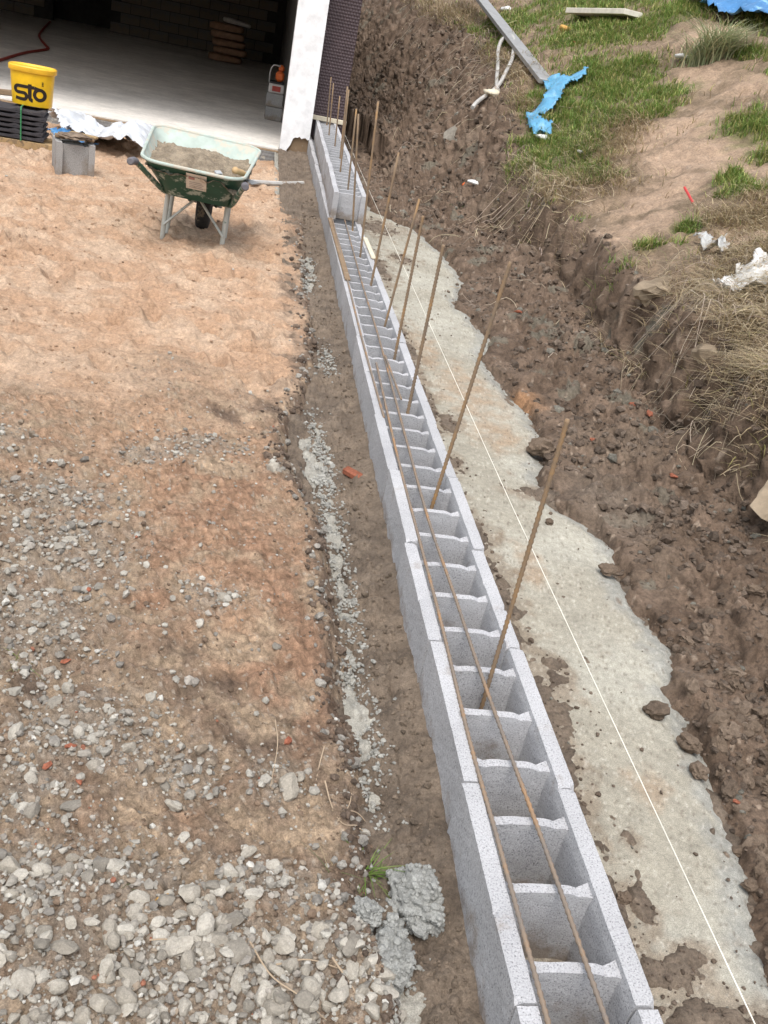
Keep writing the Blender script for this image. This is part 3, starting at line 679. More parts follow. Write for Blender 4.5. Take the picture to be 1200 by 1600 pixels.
wpart('threshold', (-9.0, FY - .055, -.35), (.30, FY - .002, FZ - .012), M['mudwood'], .012)
BYW = 28.2
for (xa, xb) in ((-9.0, -5.55), (-4.1, .36)):
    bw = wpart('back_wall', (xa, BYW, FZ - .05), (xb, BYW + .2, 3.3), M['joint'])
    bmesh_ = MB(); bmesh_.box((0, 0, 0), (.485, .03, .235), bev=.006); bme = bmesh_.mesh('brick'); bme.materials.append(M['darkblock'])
    r_ = random.Random(int(xa * 10)); z = FZ + .13; row = 0
    while z < 2.5:
        x = xa + .25 + (row % 2) * .25
        while x < xb - .24:
            if -6.9 < x:
                o = mesh_obj('block', bme, None, bw, (x, BYW - .012 - r_.uniform(0, .006), z)); o.matrix_parent_inverse = bw.matrix_basis.inverted()
            x += .5
        z += .25; row += 1
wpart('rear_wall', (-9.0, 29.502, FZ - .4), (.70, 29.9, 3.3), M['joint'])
# dark dimpled membrane showing along the floor edge
mx = np.arange(-2.35, .26, .012); mz = np.arange(0, .16, .01); XX, ZZ = np.meshgrid(mx, mz, indexing='xy')
YY = FY - .075 - .45 * (.16 - ZZ) * .9 + .012 * np.sin(XX * 9) - .012 * dimple(XX, ZZ, .04)
n_, k_ = XX.shape; idx = np.arange(n_ * k_).reshape(n_, k_); F = np.stack([idx[:-1, :-1], idx[:-1, 1:], idx[1:, 1:], idx[1:, :-1]], -1).reshape(-1, 4)
M['greymembrane'] = paint_mat('grey_membrane', (.15, .145, .14), .6, .3, wear=(.3, .27, .22), wscale=12, wamt=.55)
o = mesh_obj('foundation_membrane', raw_mesh('foundation_membrane', np.stack([XX, YY, ZZ - .16 + FZ - .02], -1).reshape(-1, 3), F, True), M['greymembrane'], bld); o.location = -Vector(bld.location)

# things in the basement
M['sack'] = earth_mat('paper_sack', attr=False, base=(.36, .22, .15), scales=((3, .15), (12, .12)), bump=((5, .03),), objrand=.12)
M['sackwhite'] = paint_mat('white_sack', (.55, .52, .5), .8, .2)
def sack_mesh(seed):
    V, F = ICO[3]; V = V.copy(); V = np.sign(V) * np.abs(V) ** .38; V = V * np.array([.40, .27, .075])
    V[:, 2] += .018 * noise3(V + seed, 5, seed); return raw_mesh('cement_sack', V, F, True)
SM = [sack_mesh(1), sack_mesh(2)]
for i, (dx, dy, rz, lab) in enumerate([(-.06, 0, .05, 'bottom brown paper sack of the stack on the basement floor'), (.05, .03, -.06, 'second brown paper sack from the bottom of the basement stack'),
        (.0, .02, .04, 'third brown paper sack from the bottom of the basement stack'), (-.05, .0, .02, 'fourth brown paper sack from the bottom of the basement stack'), (-.08, .02, -.05, 'fifth brown paper sack from the bottom, under the white one')]):
    o = mesh_obj('paper_sack', SM[i % 2], M['sack'], None, (-.92 + dx, 25.3 + dy, FZ + .09 + .165 * i), (0, 0, rz)); tag(o, lab, 'sack', 'sacks stacked in the basement')
o = bpy.data.objects.new('paper_sack', SM[0].copy()); o.data.materials.clear(); o.data.materials.append(M['sackwhite']); o.location = (-.78, 25.32, FZ + .09 + .165 * 5 - .02); o.rotation_euler = (0, .08, .2); o.scale = (.8, .9, .7); link(o)
tag(o, 'half empty whitish sack on top of the brown sacks in the basement', 'sack', 'sacks stacked in the basement')
M['red'] = paint_mat('red_cable', (.36, .05, .035), .5, .4); M['orange'] = paint_mat('orange_plastic', (.62, .13, .03), .45, .4); M['black'] = paint_mat('black_plastic', (.02, .02, .022), .5, .4); M['steel'] = paint_mat('dull_steel', (.38, .38, .38), .45, .5, metal=.6)
mb = MB(); mb.tube([(x, y, FZ + .02) for x, y, _ in catmull([(x, y, 0) for x, y in [(-3.77, 15.3), (-3.83, 16.54), (-3.86, 17.56), (-3.83, 18.36), (-3.82, 19.1), (-3.98, 19.69), (-4.43, 21.32), (-4.75, 23.01), (-5.35, 26.9)]], 6)], .022, 6)
tag(mb.obj('power_cable', M['red'], smooth=True), 'red power cable trailing across the basement floor', 'cable')
# stacked blocks with a disc cutter on top, just inside the pier
sg = []
for i, (dz, rz) in enumerate(((0, .02), (.185, -.03))):
    mb = MB(); mb.box((0, 0, .09), (.24, .42, .18), bev=.006); o = mb.obj('block', M['block_old'], None, loc=(.19, 14.9, FZ + dz + .002), rot=(0, 0, rz))
    tag(o, ('lower' if i == 0 else 'upper') + ' grey block of the little stack behind the white pier', 'block', 'blocks stacked behind the pier')
box = empty('tool_case', (.19, 14.8, FZ + .372)); tag(box, 'small white and red tool case on the grey blocks', 'case')
mb = MB(); mb.box((0, 0, .06), (.22, .3, .12), bev=.012); mb.obj('body', paint_mat('white_plastic', (.5, .48, .46), .5), box); mb = MB(); mb.box((0, -.153, .06), (.12, .008, .07), bev=.002); mb.obj('badge', M['red'], box)
mb = MB(); mb.box((0, 0, .135), (.2, .26, .03), bev=.008); mb.obj('lid', M['black'], box)
saw = empty('disc_cutter', (.2, 14.8, FZ + .372 + .152)); tag(saw, 'orange disc cutter with a bent steel handle on the tool case', 'cutter')
mb = MB(); mb.box((.02, 0, .07), (.12, .26, .13), bev=.03); mb.box((.03, .02, .17), (.08, .14, .09), bev=.025); mb.obj('body', M['orange'], saw, True)
mb = MB(); mb.tube(catmull([(-.12, -.05, -.02), (-.12, -.05, .12), (-.08, -.05, .2), (.01, -.05, .2)], 6), .011, 8); mb.obj('handle', M['steel'], saw, True)
mb = MB(); mb.lathe([(.0, -.012), (.085, -.012), (.085, .012), (0, .012)], (.04, .16, .08), Matrix.Rotation(R(90), 3, 'Y'), 20); mb.obj('guard', M['black'], saw)
M['tarp'] = paint_mat('blue_sheet', (.05, .19, .42), .4, .5, wear=(.22, .42, .62), wscale=6, wamt=.55, bump=.004)
def in_poly(px, py, poly):
    ins = np.zeros(px.shape, bool); n = len(poly)
    for i in range(n):
        x1, y1 = poly[i]; x2, y2 = poly[(i + 1) % n]
        c = ((y1 > py) != (y2 > py)) & (px < (x2 - x1) * (py - y1) / (y2 - y1 + 1e-12) + x1); ins ^= c
    return ins
def sheet(name, poly, step, zf, m, label, cat, thick=.003, grp=None):
    P = np.array(poly); lo = P.min(0); hi = P.max(0)
    X, Y = np.meshgrid(np.arange(lo[0], hi[0] + step, step), np.arange(lo[1], hi[1] + step, step)); Z = zf(X, Y)
    n, k = X.shape; idx = np.arange(n * k).reshape(n, k); Fq = np.stack([idx[:-1, :-1], idx[:-1, 1:], idx[1:, 1:], idx[1:, :-1]], -1).reshape(-1, 4)
    cx = X.ravel()[Fq].mean(1); cy = Y.ravel()[Fq].mean(1); Fq = Fq[in_poly(cx, cy, poly)]
    used = np.unique(Fq); mp = np.zeros(n * k, int); mp[used] = np.arange(len(used)); V = np.stack([X, Y, Z], -1).reshape(-1, 3)[used]; Fq = mp[Fq]
    o = mesh_obj(name, raw_mesh(name, V, Fq, True), m); s = o.modifiers.new('solid', 'SOLIDIFY'); s.thickness = thick
    return tag(o, label, cat, grp)
def crumple(X, Y, f, a, seed): return a * (np.abs(perlin(X * f, Y * f * .7, seed)) + .5 * np.abs(perlin(X * f * 2.3 + 3, Y * f * 2.1, seed + 1)) + .25 * np.abs(perlin(X * f * 5, Y * f * 5, seed + 2)))
def gl(X, Y): return left_height(X, Y, False)
M['white_sheet'] = paint_mat('white_sheeting', (.56, .585, .62), .5, .4, wear=(.38, .35, .31), wscale=5, wamt=.6)
BAG = [(-2.20, 11.3), (-1.95, 11.45), (-1.66, 10.9), (-1.30, 10.6), (-1.05, 10.45), (-.95, 9.9), (-1.02, 9.55), (-1.22, 9.4), (-1.45, 9.45), (-1.6, 9.75), (-1.8, 9.98), (-1.98, 10.4), (-2.15, 10.8)]
sheet('plastic_sheet', BAG, .025, lambda X, Y: gl(X, Y) + .03 + crumple(X, Y, 1.3, .20, 900) + .05 * np.exp(-((X + 1.3) ** 2 + (Y - 9.9) ** 2) / .08), M['white_sheet'], 'crumpled white plastic sheet lying before the basement threshold', 'sheet')
sheet('plastic_sheet', [(-2.0, 10.15), (-1.75, 9.95), (-1.52, 9.62), (-1.42, 9.55), (-1.62, 9.6), (-1.9, 9.9), (-2.06, 10.2)], .02, lambda X, Y: gl(X, Y) + .04 + crumple(X, Y, 3, .06, 910), M['tarp'], 'strip of blue plastic sheet showing under the white sheet', 'sheet')
sheet('plastic_sheet', [(-1.32, 10.9), (-1.12, 11.0), (-1.02, 10.75), (-1.18, 10.55)], .02, lambda X, Y: gl(X, Y) + .1 + crumple(X, Y, 4, .1, 912), M['tarp'], 'small blue plastic scrap between white sheet and wheelbarrow', 'sheet')
plank('timber_offcut', (-1.10, FY - .03, FZ + .005), (-.83, FY - .03, FZ + .005), .10, .05, M['cream'], 'short pale timber offcut on the basement threshold behind the barrow', 'timber')
plank('timber_offcut', (-3.1, 11.95, FZ + .03), (-2.72, 12.25, FZ + .03), .1, .05, M['mudwood'], 'short timber piece on the floor edge left of the yellow bucket', 'timber')
mb = MB(); mb.tube([(x, y, .035) for x, y, _ in catmull([(-.10, 9.20, 0), (-.02, 9.22, 0), (.04, 9.26, 0), (.29, 9.44, 0), (.5, 9.68, 0)], 6)], .024, 8)
M['pvc'] = paint_mat('grey_white_plastic', (.46, .45, .43), .5, .4, wear=(.3, .24, .19), wscale=10, wamt=.56)
tag(mb.obj('plastic_pipe', M['pvc'], smooth=True), 'pale plastic pipe lying on the sand behind the wheelbarrow', 'pipe')

# roof tiles on bearers, bucket on top
M['tile'] = paint_mat('dark_roof_tile', (.045, .043, .05), .75, .3, wear=(.1, .095, .1), wscale=14, wamt=.6)
def tile_mesh():
    n = 17; W = .42; L = .36; rows = []
    for zoff in (0, -.014):
        pass
    mb = MB(); prof = []
    for i in range(n):
        x = -W / 2 + W * i / (n - 1); prof.append((x, .016 * max(0, math.cos((x + .02) * 2 * math.pi / .21)) ** 1.5))
    rings = []
    for y in (-L / 2, L / 2): rings.append([(x, y, z + .02) for x, z in prof] + [(x, y, z) for x, z in prof[::-1]])
    mb.loft(rings, True, True, True); mb.box((0, -L / 2 + .012, .004), (W * .98, .022, .018), bev=.003)
    return mb.mesh('roof_tile')
TM = tile_mesh(); TM.materials.append(M['tile'])
TX, TY = -2.06, 9.22
names = ['bottom', 'second', 'third', 'fourth', 'fifth', 'top']
for i in range(6):
    o = mesh_obj('roof_tile', TM, None, None, (TX + rb.uniform(-.01, .01), TY + rb.uniform(-.008, .008), .085 + .042 * i), (0, 0, R(6) + rb.uniform(-.03, .03)))
    tag(o, f'dark roof tile, {names[i]} of the green-strapped stack under the yellow bucket' if i in (0, 5) else f'dark roof tile, {names[i]} from the bottom of the stack under the yellow bucket', 'tile', 'roof tiles stacked under the bucket')
for i in range(6):
    o = mesh_obj('roof_tile', TM, None, None, (TX - .47, TY - .08, .07 + .045 * i), (0, 0, R(4) + rb.uniform(-.03, .03)))
    tag(o, f'dark roof tile, {names[i]} {"" if i in (0, 5) else "from the bottom "}of the stack cut by the left frame edge', 'tile', 'roof tiles stacked at the left edge')
M['strap'] = paint_mat('green_strap', (.04, .22, .09), .5, .4)
mb = MB(); rz = R(6); cs, sn = math.cos(rz), math.sin(rz)
loop = [(.02, -.195, .07), (.02, -.195, .325), (.02, -.18, .345), (.02, .18, .345), (.02, .195, .325), (.02, .195, .07)]
mb.tube([(TX + x * cs - y * sn, TY + x * sn + y * cs, z) for x, y, z in loop], .006, 6)
tag(mb.obj('strap', M['strap']), 'green strap bound round the stack of dark roof tiles', 'strap')
for dy, lab in ((-.13, 'front timber bearer under the roof tile stack, toward the sand'), (.14, 'rear timber bearer under the roof tile stack')):
    plank('timber_bearer', (TX - .75, TY + dy - .08, .035), (TX + .58, TY + dy + .05, .035), .09, .07, paint_mat('yellow_timber', (.36, .25, .13), .85, .2, wear=(.22, .16, .1), wscale=20), lab, 'timber', group='bearers under the tiles')
# bucket with its lettering
bk = empty('bucket', (-1.985, 9.30, .347), (0, 0, R(4))); tag(bk, 'yellow oval plastic bucket with black lettering, lid on, standing on roof tiles', 'bucket')
M['yellow'] = paint_mat('yellow_plastic', (.80, .50, .015), .4, .45); M['yellow_lid'] = paint_mat('yellow_lid', (.78, .46, .03), .35, .5); M['print'] = paint_mat('black_print', (.022, .016, .014), .5, .3)
def oval(a, b, z, n=48, p=2.6): return [(math.copysign(abs(math.cos(t)) ** (2 / p), math.cos(t)) * a, math.copysign(abs(math.sin(t)) ** (2 / p), math.sin(t)) * b, z) for t in [2 * math.pi * i / n for i in range(n)]]
mb = MB(); HB = .30
mb.loft([oval(.160, .120, .006), oval(.164, .124, 0), oval(.166, .126, .006), oval(.185, .142, HB)], True, True, False); mb.obj('body', M['yellow'], bk, True)
mb = MB(); mb.loft([oval(.186, .143, HB - .03), oval(.197, .154, HB - .03), oval(.20, .157, HB - .022), oval(.20, .157, HB + .008), oval(.192, .149, HB + .016), oval(.18, .137, HB + .012), oval(.174, .131, HB + .004), oval(.01, .01, HB + .003)], True, False, True); mb.obj('lid', M['yellow_lid'], bk, True)
mb = MB()
def yf(x, z):   # front of the tapering body
    t = z / HB; a = .166 + .019 * t; b = .126 + .016 * t; q = min(.999, abs(x / a)); return -b * (1 - q ** 2.6) ** (1 / 2.6)
def stroke(P, w=.0135):
    V = []; F = []; n = len(P)
    for i, (x, z) in enumerate(P):
        x0, z0 = P[max(i - 1, 0)]; x1, z1 = P[min(i + 1, n - 1)]; L_ = math.hypot(x1 - x0, z1 - z0) or 1; nx_, nz_ = -(z1 - z0) / L_, (x1 - x0) / L_
        for s in (-1, 1):
            px, pz = x + s * nx_ * w, z + s * nz_ * w
            V.append((px, yf(px, pz) - .0025, pz)); V.append((px, yf(px, pz) + .001, pz))
    for i in range(n - 1):
        a = i * 4; b = a + 4
        F += [(a, b, b + 2, a + 2), (a + 1, a + 3, b + 3, b + 1), (a, a + 1, b + 1, b), (a + 2, b + 2, b + 3, a + 3)]
    F += [(0, 2, 3, 1), ((n - 1) * 4, (n - 1) * 4 + 1, (n - 1) * 4 + 3, (n - 1) * 4 + 2)]
    mb.add(V, F)
def arc(cx, cz, r, a0, a1, n=14): return [(cx + r * math.cos(R(a0 + (a1 - a0) * i / n)), cz + r * math.sin(R(a0 + (a1 - a0) * i / n))) for i in range(n + 1)]
xm, zt, rr_ = -.085, .150, .026
stroke([(.035, zt + .003), (-.02, zt + .003), (-.06, zt + .003), (xm, zt + .003)] + arc(xm - .015, zt - rr_ + .003, rr_, 90, 270) + [(-.06, zt - 2 * rr_ + .003)] + arc(-.056, zt - 3 * rr_ + .003, rr_, 90, -90) + [(-.075, zt - 4 * rr_ + .003), (-.12, zt - 4 * rr_ + .008)])
stroke([(-.003, .178), (-.003, .150), (-.003, .10), (-.003, .068), (.002, .056), (.014, .048), (.022, .048)], .015)
stroke(arc(.078, .101, .042, 90, 450, 30), .014); stroke([(.035, zt + .003 - .0), (.055, zt - .002), (.078, .143)], .0135)
for i in range(3): stroke([(.094, .205 - i * .012), (.108, .205 - i * .012)], .0035)
mb.obj('lettering', M['print'], bk)
# hollow block with boards on the sand
hbm = BM[1].copy(); hbm.materials.clear(); hbm.materials.append(M['block_old']); hb = mesh_obj('hollow_block', hbm, None, None, (-1.41, 8.2, lz(-1.41, 8.25) - .005), (0, 0, R(17)), (1.2, .6, 1.28)); tag(hb, 'loose hollow concrete block standing on the sand beside the wheelbarrow', 'block')
c, s_ = math.cos(R(17)), math.sin(R(17))
zt_ = lz(-1.41, 8.25) + .262
plank('timber_offcut', (-1.60, 8.32, zt_ + .01), (-1.30, 8.38, zt_ + .012), .10, .02, M['mudwood'], 'muddy board lying on the loose hollow block, left one', 'timber', group='boards on the loose block')
plank('timber_offcut', (-1.50, 8.45, zt_ + .034), (-1.28, 8.40, zt_ + .03), .06, .018, paint_mat('tan_board', (.33, .23, .12), .85), 'small tan board crossing the other one on the hollow block', 'timber', group='boards on the loose block')
V, F = clod(71, 4, .25); me = raw_mesh('mortar_dollop', V * np.array([.13, .12, .04]), F, True); tag(mesh_obj('mortar_dollop', me, M['clod_one'], None, (-1.44, 8.30, zt_ + .03)), 'dollop of grey brown mortar on the loose hollow block', 'mortar')

# ------------------------------------------------------------------ wheelbarrow
M['tray_out'] = paint_mat('dark_green_paint', (.018, .075, .05), .5, .4, wear=(.33, .38, .34), wscale=11, wamt=.545)
M['tray_in'] = paint_mat('mint_cement_film', (.41, .48, .44), .7, .3, wear=(.47, .44, .37), wscale=7, wamt=.5)
M['frame'] = paint_mat('cement_splashed_frame', (.46, .46, .42), .7, .3, wear=(.12, .17, .14), wscale=16, wamt=.60)
M['frame_green'] = paint_mat('green_tube', (.05, .12, .085), .5, .4, wear=(.45, .45, .40), wscale=20, wamt=.52)
M['rubber'] = paint_mat('dusty_rubber', (.045, .042, .04), .85, .2, wear=(.18, .14, .10), wscale=10, wamt=.56)
M['grip'] = paint_mat('grey_grip', (.14, .135, .15), .7, .3)
wb = empty('wheelbarrow', (-.345, 6.555, 0.0), (0, R(2.2), R(-2))); tag(wb, 'green wheelbarrow filled with mortar, splashed pale with cement', 'wheelbarrow')
def rrect(x0, x1, y0, y1, z0, z1, rad, n=6, skew=None):
    pts = []
    for (cx, cy, a0) in ((x1 - rad, y1 - rad, 0), (x0 + rad, y1 - rad, 90), (x0 + rad, y0 + rad, 180), (x1 - rad, y0 + rad, 270)):
        for i in range(n + 1):
            a = R(a0 + 90 * i / n); x = cx + rad * math.cos(a); y = cy + rad * math.sin(a); t = (y - y0) / (y1 - y0); pts.append((x, y, z0 + (z1 - z0) * t))
    return pts
def tray_ring(t, off=0):   # t=0 bottom, 1 rim ; sides flare, wider at the wheel end
    L_ = lambda a, b: a + (b - a) * t
    pts = rrect(-1, 1, L_(-.16, -.40) + off, L_(.30, .56) - off, L_(.325, .548), L_(.33, .635), 1 * .0 + L_(.07, .12), 6)
    out = []
    y0, y1 = L_(-.16, -.40), L_(.30, .56); rad = L_(.07, .12)
    base = rrect(-1, 1, y0 + off, y1 - off, L_(.325, .548), L_(.33, .635), rad, 6)
    w0, w1 = L_(.20, .315), L_(.25, .375)
    for (x, y, z) in base:
        s = (y - y0) / (y1 - y0); w = (w0 + (w1 - w0) * s) - off
        # pull the rounded corner back to the real half width
        xr = x; cornx = 1 - rad
        if abs(x) > cornx: xr = math.copysign((w - rad) + (abs(x) - cornx), x)
        else: xr = x / cornx * (w - rad)
        out.append((xr - .03 * t, y, z))
    return out
tr = empty('tray_holder') if False else None
ts = [0, .04, .2, .4, .6, .8, 1.0]
mb = MB(); mb.loft([tray_ring(t) for t in ts], True, True, False); tray = mb.obj('tray', M['tray_out'], wb, True)
mb = MB(); rings = [[(x, y, z + .004) for x, y, z in tray_ring(t, .005)] for t in ts]; mb.loft(rings, True, True, False); mb.obj('tray_lining', M['tray_in'], wb, True)
mb = MB(); rr = [Vector(p) for p in tray_ring(1.0)]; mb.tube(rr + [rr[0], rr[1]], .011, 8, False); mb.obj('rim', M['tray_in'], wb, True)
# mortar in the tray
xx, yy = np.meshgrid(np.linspace(-.40, .37, 120), np.linspace(-.38, .54, 130)); tt = .60
zz = .498 + .055 * (yy + .2) + .05 * np.exp(-((xx + .05) ** 2 + (yy - .12) ** 2) / .05) + .012 * fbm(xx, yy, 9, 4, 950) + .022 * lumps(xx, yy, 14, 951)[0] + .012 * lumps(xx, yy, 40, 953)[0] - .05 * sstep((xx - .12) / .15) * sstep((.25 - yy) / .2)
n_, k_ = xx.shape; idx = np.arange(n_ * k_).reshape(n_, k_); F = np.stack([idx[:-1, :-1], idx[:-1, 1:], idx[1:, 1:], idx[1:, :-1]], -1).reshape(-1, 4)
poly = [(p[0], p[1]) for p in tray_ring(.86, .0)]; F = F[in_poly(xx.ravel()[F].mean(1), yy.ravel()[F].mean(1), poly)]
me = raw_mesh('mortar', np.stack([xx, yy, zz], -1).reshape(-1, 3), F, True, mix((.20, .16, .115), (.27, .22, .16), sstep(.5 + fbm(xx, yy, 9, 3, 960))).reshape(-1, 3))
o = mesh_obj('mortar_heap', me, M['mud'], None, wb.location, wb.rotation_euler); tag(o, 'heap of wet grey brown mortar filling the wheelbarrow tray', 'mortar')
# frame: U-shaped legs, handles, braces, cross plate
for s in (-1, 1):
    mb = MB(); P = catmull([(s * .195, -.02, .335), (s * .197, -.045, .18), (s * .198, -.05, .03), (s * .198, -.02, .008), (s * .197, .10, .008), (s * .196, .16, .05), (s * .193, .24, .32)], 6)
    mb.tube(P, .0165, 10); mb.obj('leg', M['frame'], wb, True)
    mb = MB(); P = catmull([(s * .09, .52, .19), (s * .16, .25, .305), (s * .20, -.03, .32), (s * .235, -.16, .36), (s * .305 - .02, -.42, .50), (s * .33 - .025, -.54, .552), (s * .336 - .025, -.60, .56)], 6)
    mb.tube(P, .0165, 10); h = mb.obj('handle', M['frame_green'], wb, True)
    mb = MB(); mb.tube([(s * .327 - .025, -.52, .547), (s * .333 - .025, -.56, .556), (s * .338 - .025, -.65, .563), (s * .3385 - .025, -.657, .5635)], [.0215, .0225, .0225, .016], 12); mb.obj('grip', M['grip'], h, True)
    mb = MB(); a = Vector((s * .008, -.052, .325)); b = Vector((s * .196, -.075, .115)); mb.tube([a, b], .017, 8, True, .5); mb.obj('brace', M['frame'], wb, True)
    mb = MB(); mb.tube([(s * .195, -.03, .33), (s * .21, .18, .42)], .009, 6); mb.obj('strut', M['frame'], wb, True)
mb = MB(); mb.box((0, -.04, .327), (.37, .012, .05), bev=.004); mb.obj('cross_plate', M['frame'], wb)
mb = MB(); mb.box((0, .26, .30), (.30, .03, .03), bev=.004); mb.obj('crossbar', M['frame_green'], wb)
# sticker on the near side, lying flat on the sloping tray face
def tray_face(x, t):
    y0 = -.16 + (-.40 + .16) * t; z0 = .325 + (.548 - .325) * t; return Vector((x, y0 - .0045, z0))
def decal(name, x0, x1, t0, t1, off, m, parent):
    mb = MB(); nrm = Vector((0, -.68, -.73)); V = []
    for (x, t) in ((x0, t0), (x1, t0), (x1, t1), (x0, t1)): V.append(tray_face(x, t) + nrm * off)
    V += [v - nrm * .0015 for v in V]; mb.add(V, [(0, 1, 2, 3), (7, 6, 5, 4), (0, 4, 5, 1), (1, 5, 6, 2), (2, 6, 7, 3), (3, 7, 4, 0)]); return mb.obj(name, m, parent)
M['sticker'] = paint_mat('white_label', (.62, .58, .52), .6, .3, wear=(.45, .38, .30), wscale=22, wamt=.58); M['smallprint'] = paint_mat('faded_print', (.33, .30, .29), .7)
stk = decal('sticker', -.065, .062, .40, .90, .002, M['sticker'], wb)
for i in range(4): decal('print_line', -.045, .045 - .012 * (i % 2), .46 + i * .055, .475 + i * .055, .0036, M['smallprint'], stk)
decal('print_line', -.05, -.012, .72, .80, .0036, paint_mat('faded_red', (.38, .20, .19), .7), stk)
# wheel
wh = MB(); Mx = Matrix.Rotation(R(90), 3, 'Y'); wc = (0.01, .52, .19)
wh.lathe([(.10, -.04), (.13, -.05), (.165, -.045), (.182, -.028), (.188, -.01), (.188, .01), (.182, .028), (.165, .045), (.13, .05), (.10, .04)], wc, Mx, 36); w_o = wh.obj('wheel', M['rubber'], wb, True)
mb = MB(); mb.lathe([(.02, -.03), (.10, -.035), (.104, -.02), (.104, .02), (.10, .035), (.02, .03)], wc, Mx, 24); mb.obj('hub', M['steel'], w_o, True)
mb = MB(); mb.tube([(-.11, .52, .19), (.13, .52, .19)], .011, 8); mb.obj('axle', M['steel'], w_o)
mb = MB()
for k_ in range(40):
    a = 2 * math.pi * k_ / 40
    for xo in (-.02, .012): mb.box((wc[0] + xo, wc[1] + .187 * math.cos(a), wc[2] + .187 * math.sin(a)), (.02, .014, .006), Matrix.Rotation(a - math.pi / 2, 3, 'X'))
mb.obj('tread', M['rubber'], w_o)
# trowel and a bit of packing on the mortar
twm = wb.matrix_basis
trw = empty('trowel', twm @ Vector((.235, -.13, .53)), (R(-4), R(18), R(-35))); tag(trw, 'trowel with a pale wooden handle stuck in the barrow mortar', 'trowel')
mb = MB(); mb.lathe([(.004, -.075), (.017, -.068), (.021, -.03), (.018, .02), (.023, .055), (.015, .068), (.004, .072)], (0, 0, .03), Matrix.Rotation(R(80), 3, 'X'), 14); mb.obj('handle', paint_mat('beech', (.50, .34, .18), .6, .3), trw, True)
mb = MB(); mb.tube(catmull([(0, .05, .03), (0, .11, .03), (0, .12, -.01), (0, .15, -.025)], 5), .006, 6); mb.add([(-.05, .12, -.026), (.05, .12, -.026), (.0, .30, -.04), (-.05, .12, -.029), (.05, .12, -.029), (0, .30, -.043)], [(0, 1, 2), (5, 4, 3), (0, 3, 4, 1), (1, 4, 5, 2), (2, 5, 3, 0)]); mb.obj('blade', M['steel'], trw)
pk = empty('carton_scrap', twm @ Vector((.06, -.24, .50)), (R(8), R(-6), R(20))); tag(pk, 'torn printed carton scrap on the mortar by the barrow rim', 'carton')
mb = MB(); mb.box((0, 0, .012), (.11, .06, .02), bev=.004); mb.obj('flap', paint_mat('tan_card', (.45, .33, .24), .8), pk); mb = MB(); mb.box((.065, -.005, .022), (.04, .05, .035), bev=.003); mb.obj('print_end', paint_mat('grey_card', (.38, .4, .42), .6), pk)
mb = MB(); mb.box((.066, -.0315, .024), (.022, .002, .02)); mb.obj('print_mark', M['black'], pk)

# ------------------------------------------------------------------ litter and timber on the hillside
def plank_hill(name, a, b, w, t, m, label, cat, lift=.02):
    A = (a[0], a[1], bz(*a) + lift); B = (b[0], b[1], bz(*b) + lift); return plank(name, A, B, w, t, m, label, cat)
M['whiteboard'] = paint_mat('white_board', (.72, .68, .60), .8, .2)
plank_hill('board', (3.86, 13.5), (4.28, 12.45),   .30, .06, M['whiteboard'], 'weathered white board lying in the grass at the top of the bank', 'board', .10)
M['alu'] = paint_mat('grey_metal', (.34, .335, .33), .45, .4, metal=.35)
plank('metal_pole', (2.995, 17.9, 2.56), (3.02, 10.97, bz(3.02, 10.97) + .05), .17, .05, M['alu'], 'long grey metal bar leaning down the far bank', 'bar')
def hose(P, r, lift, n=7):
    return [(p[0], p[1], max(p[2] + lift, bz(p[0], p[1]) + r + .01)) for p in catmull(P, n)]
hp = [(2.30, 11.1, .88), (2.38, 11.24, .95), (2.60, 11.45, 1.12), (2.72, 11.7, 1.28), (2.90, 12.3, 1.44), (3.0, 12.85, 1.62), (3.02, 13.2, 1.68), (2.90, 13.1, 1.60), (2.80, 12.7, 1.46), (2.70, 12.1, 1.32), (2.62, 11.6, 1.16), (2.60, 11.35, 1.08)]
mb = MB(); mb.tube(hose(hp, .03, .05), .023, 8); tag(mb.obj('hose', M['pvc'], smooth=True), 'loop of pale grey hose hanging on the far bank', 'hose')
M['bluefilm'] = paint_mat('blue_film', (.10, .31, .50), .35, .5, wear=(.22, .42, .58), wscale=9, wamt=.6, bump=.003)
sheet('plastic_sheet', [(2.85, 9.97), (2.94, 10.07), (3.10, 10.50), (3.32, 10.62), (3.40, 10.85), (3.19, 10.81), (3.12, 11.04), (2.98, 11.02), (2.98, 10.64), (2.81, 10.21), (2.64, 10.07), (2.60, 9.69), (2.66, 9.40), (2.77, 9.45), (2.83, 9.74), (2.75, 9.69), (2.70, 9.71), (2.72, 9.88)], .022,
      lambda X, Y: bank_height(X, Y, False) + .03 + crumple(X, Y, 2.0, .14, 920), M['bluefilm'], 'twisted bright blue plastic film lying on the grassy crest', 'plastic film')
sheet('tarpaulin', [(4.84, 11.72), (5.00, 11.07), (5.04, 10.56), (5.49, 10.23), (6.70, 11.62), (6.14, 13.49), (5.02, 13.21)], .05, lambda X, Y: bank_height(X, Y, False) + .1 + crumple(X, Y, 1.0, .16, 930), M['tarp'], 'blue tarpaulin spread on the hill at the top right', 'tarpaulin')
M['whitefilm'] = paint_mat('white_film', (.68, .68, .67), .5, .4, wear=(.4, .36, .3), wscale=18, wamt=.58)
M['clearfilm'] = paint_mat('milky_film', (.42, .43, .43), .35, .5, wear=(.27, .22, .17), wscale=14, wamt=.52)
sheet('plastic_bag', [(2.43, 4.69), (2.51, 4.57), (2.61, 4.54), (2.76, 4.63), (2.88, 4.78), (2.91, 4.97), (2.76, 4.98), (2.70, 4.87), (2.64, 4.90), (2.61, 4.81), (2.51, 4.75)], .012, lambda X, Y: bank_height(X, Y, False) + .03 + crumple(X, Y, 8, .07, 940), M['whitefilm'], 'torn white plastic bag lying among dry grass on the bank', 'bag')
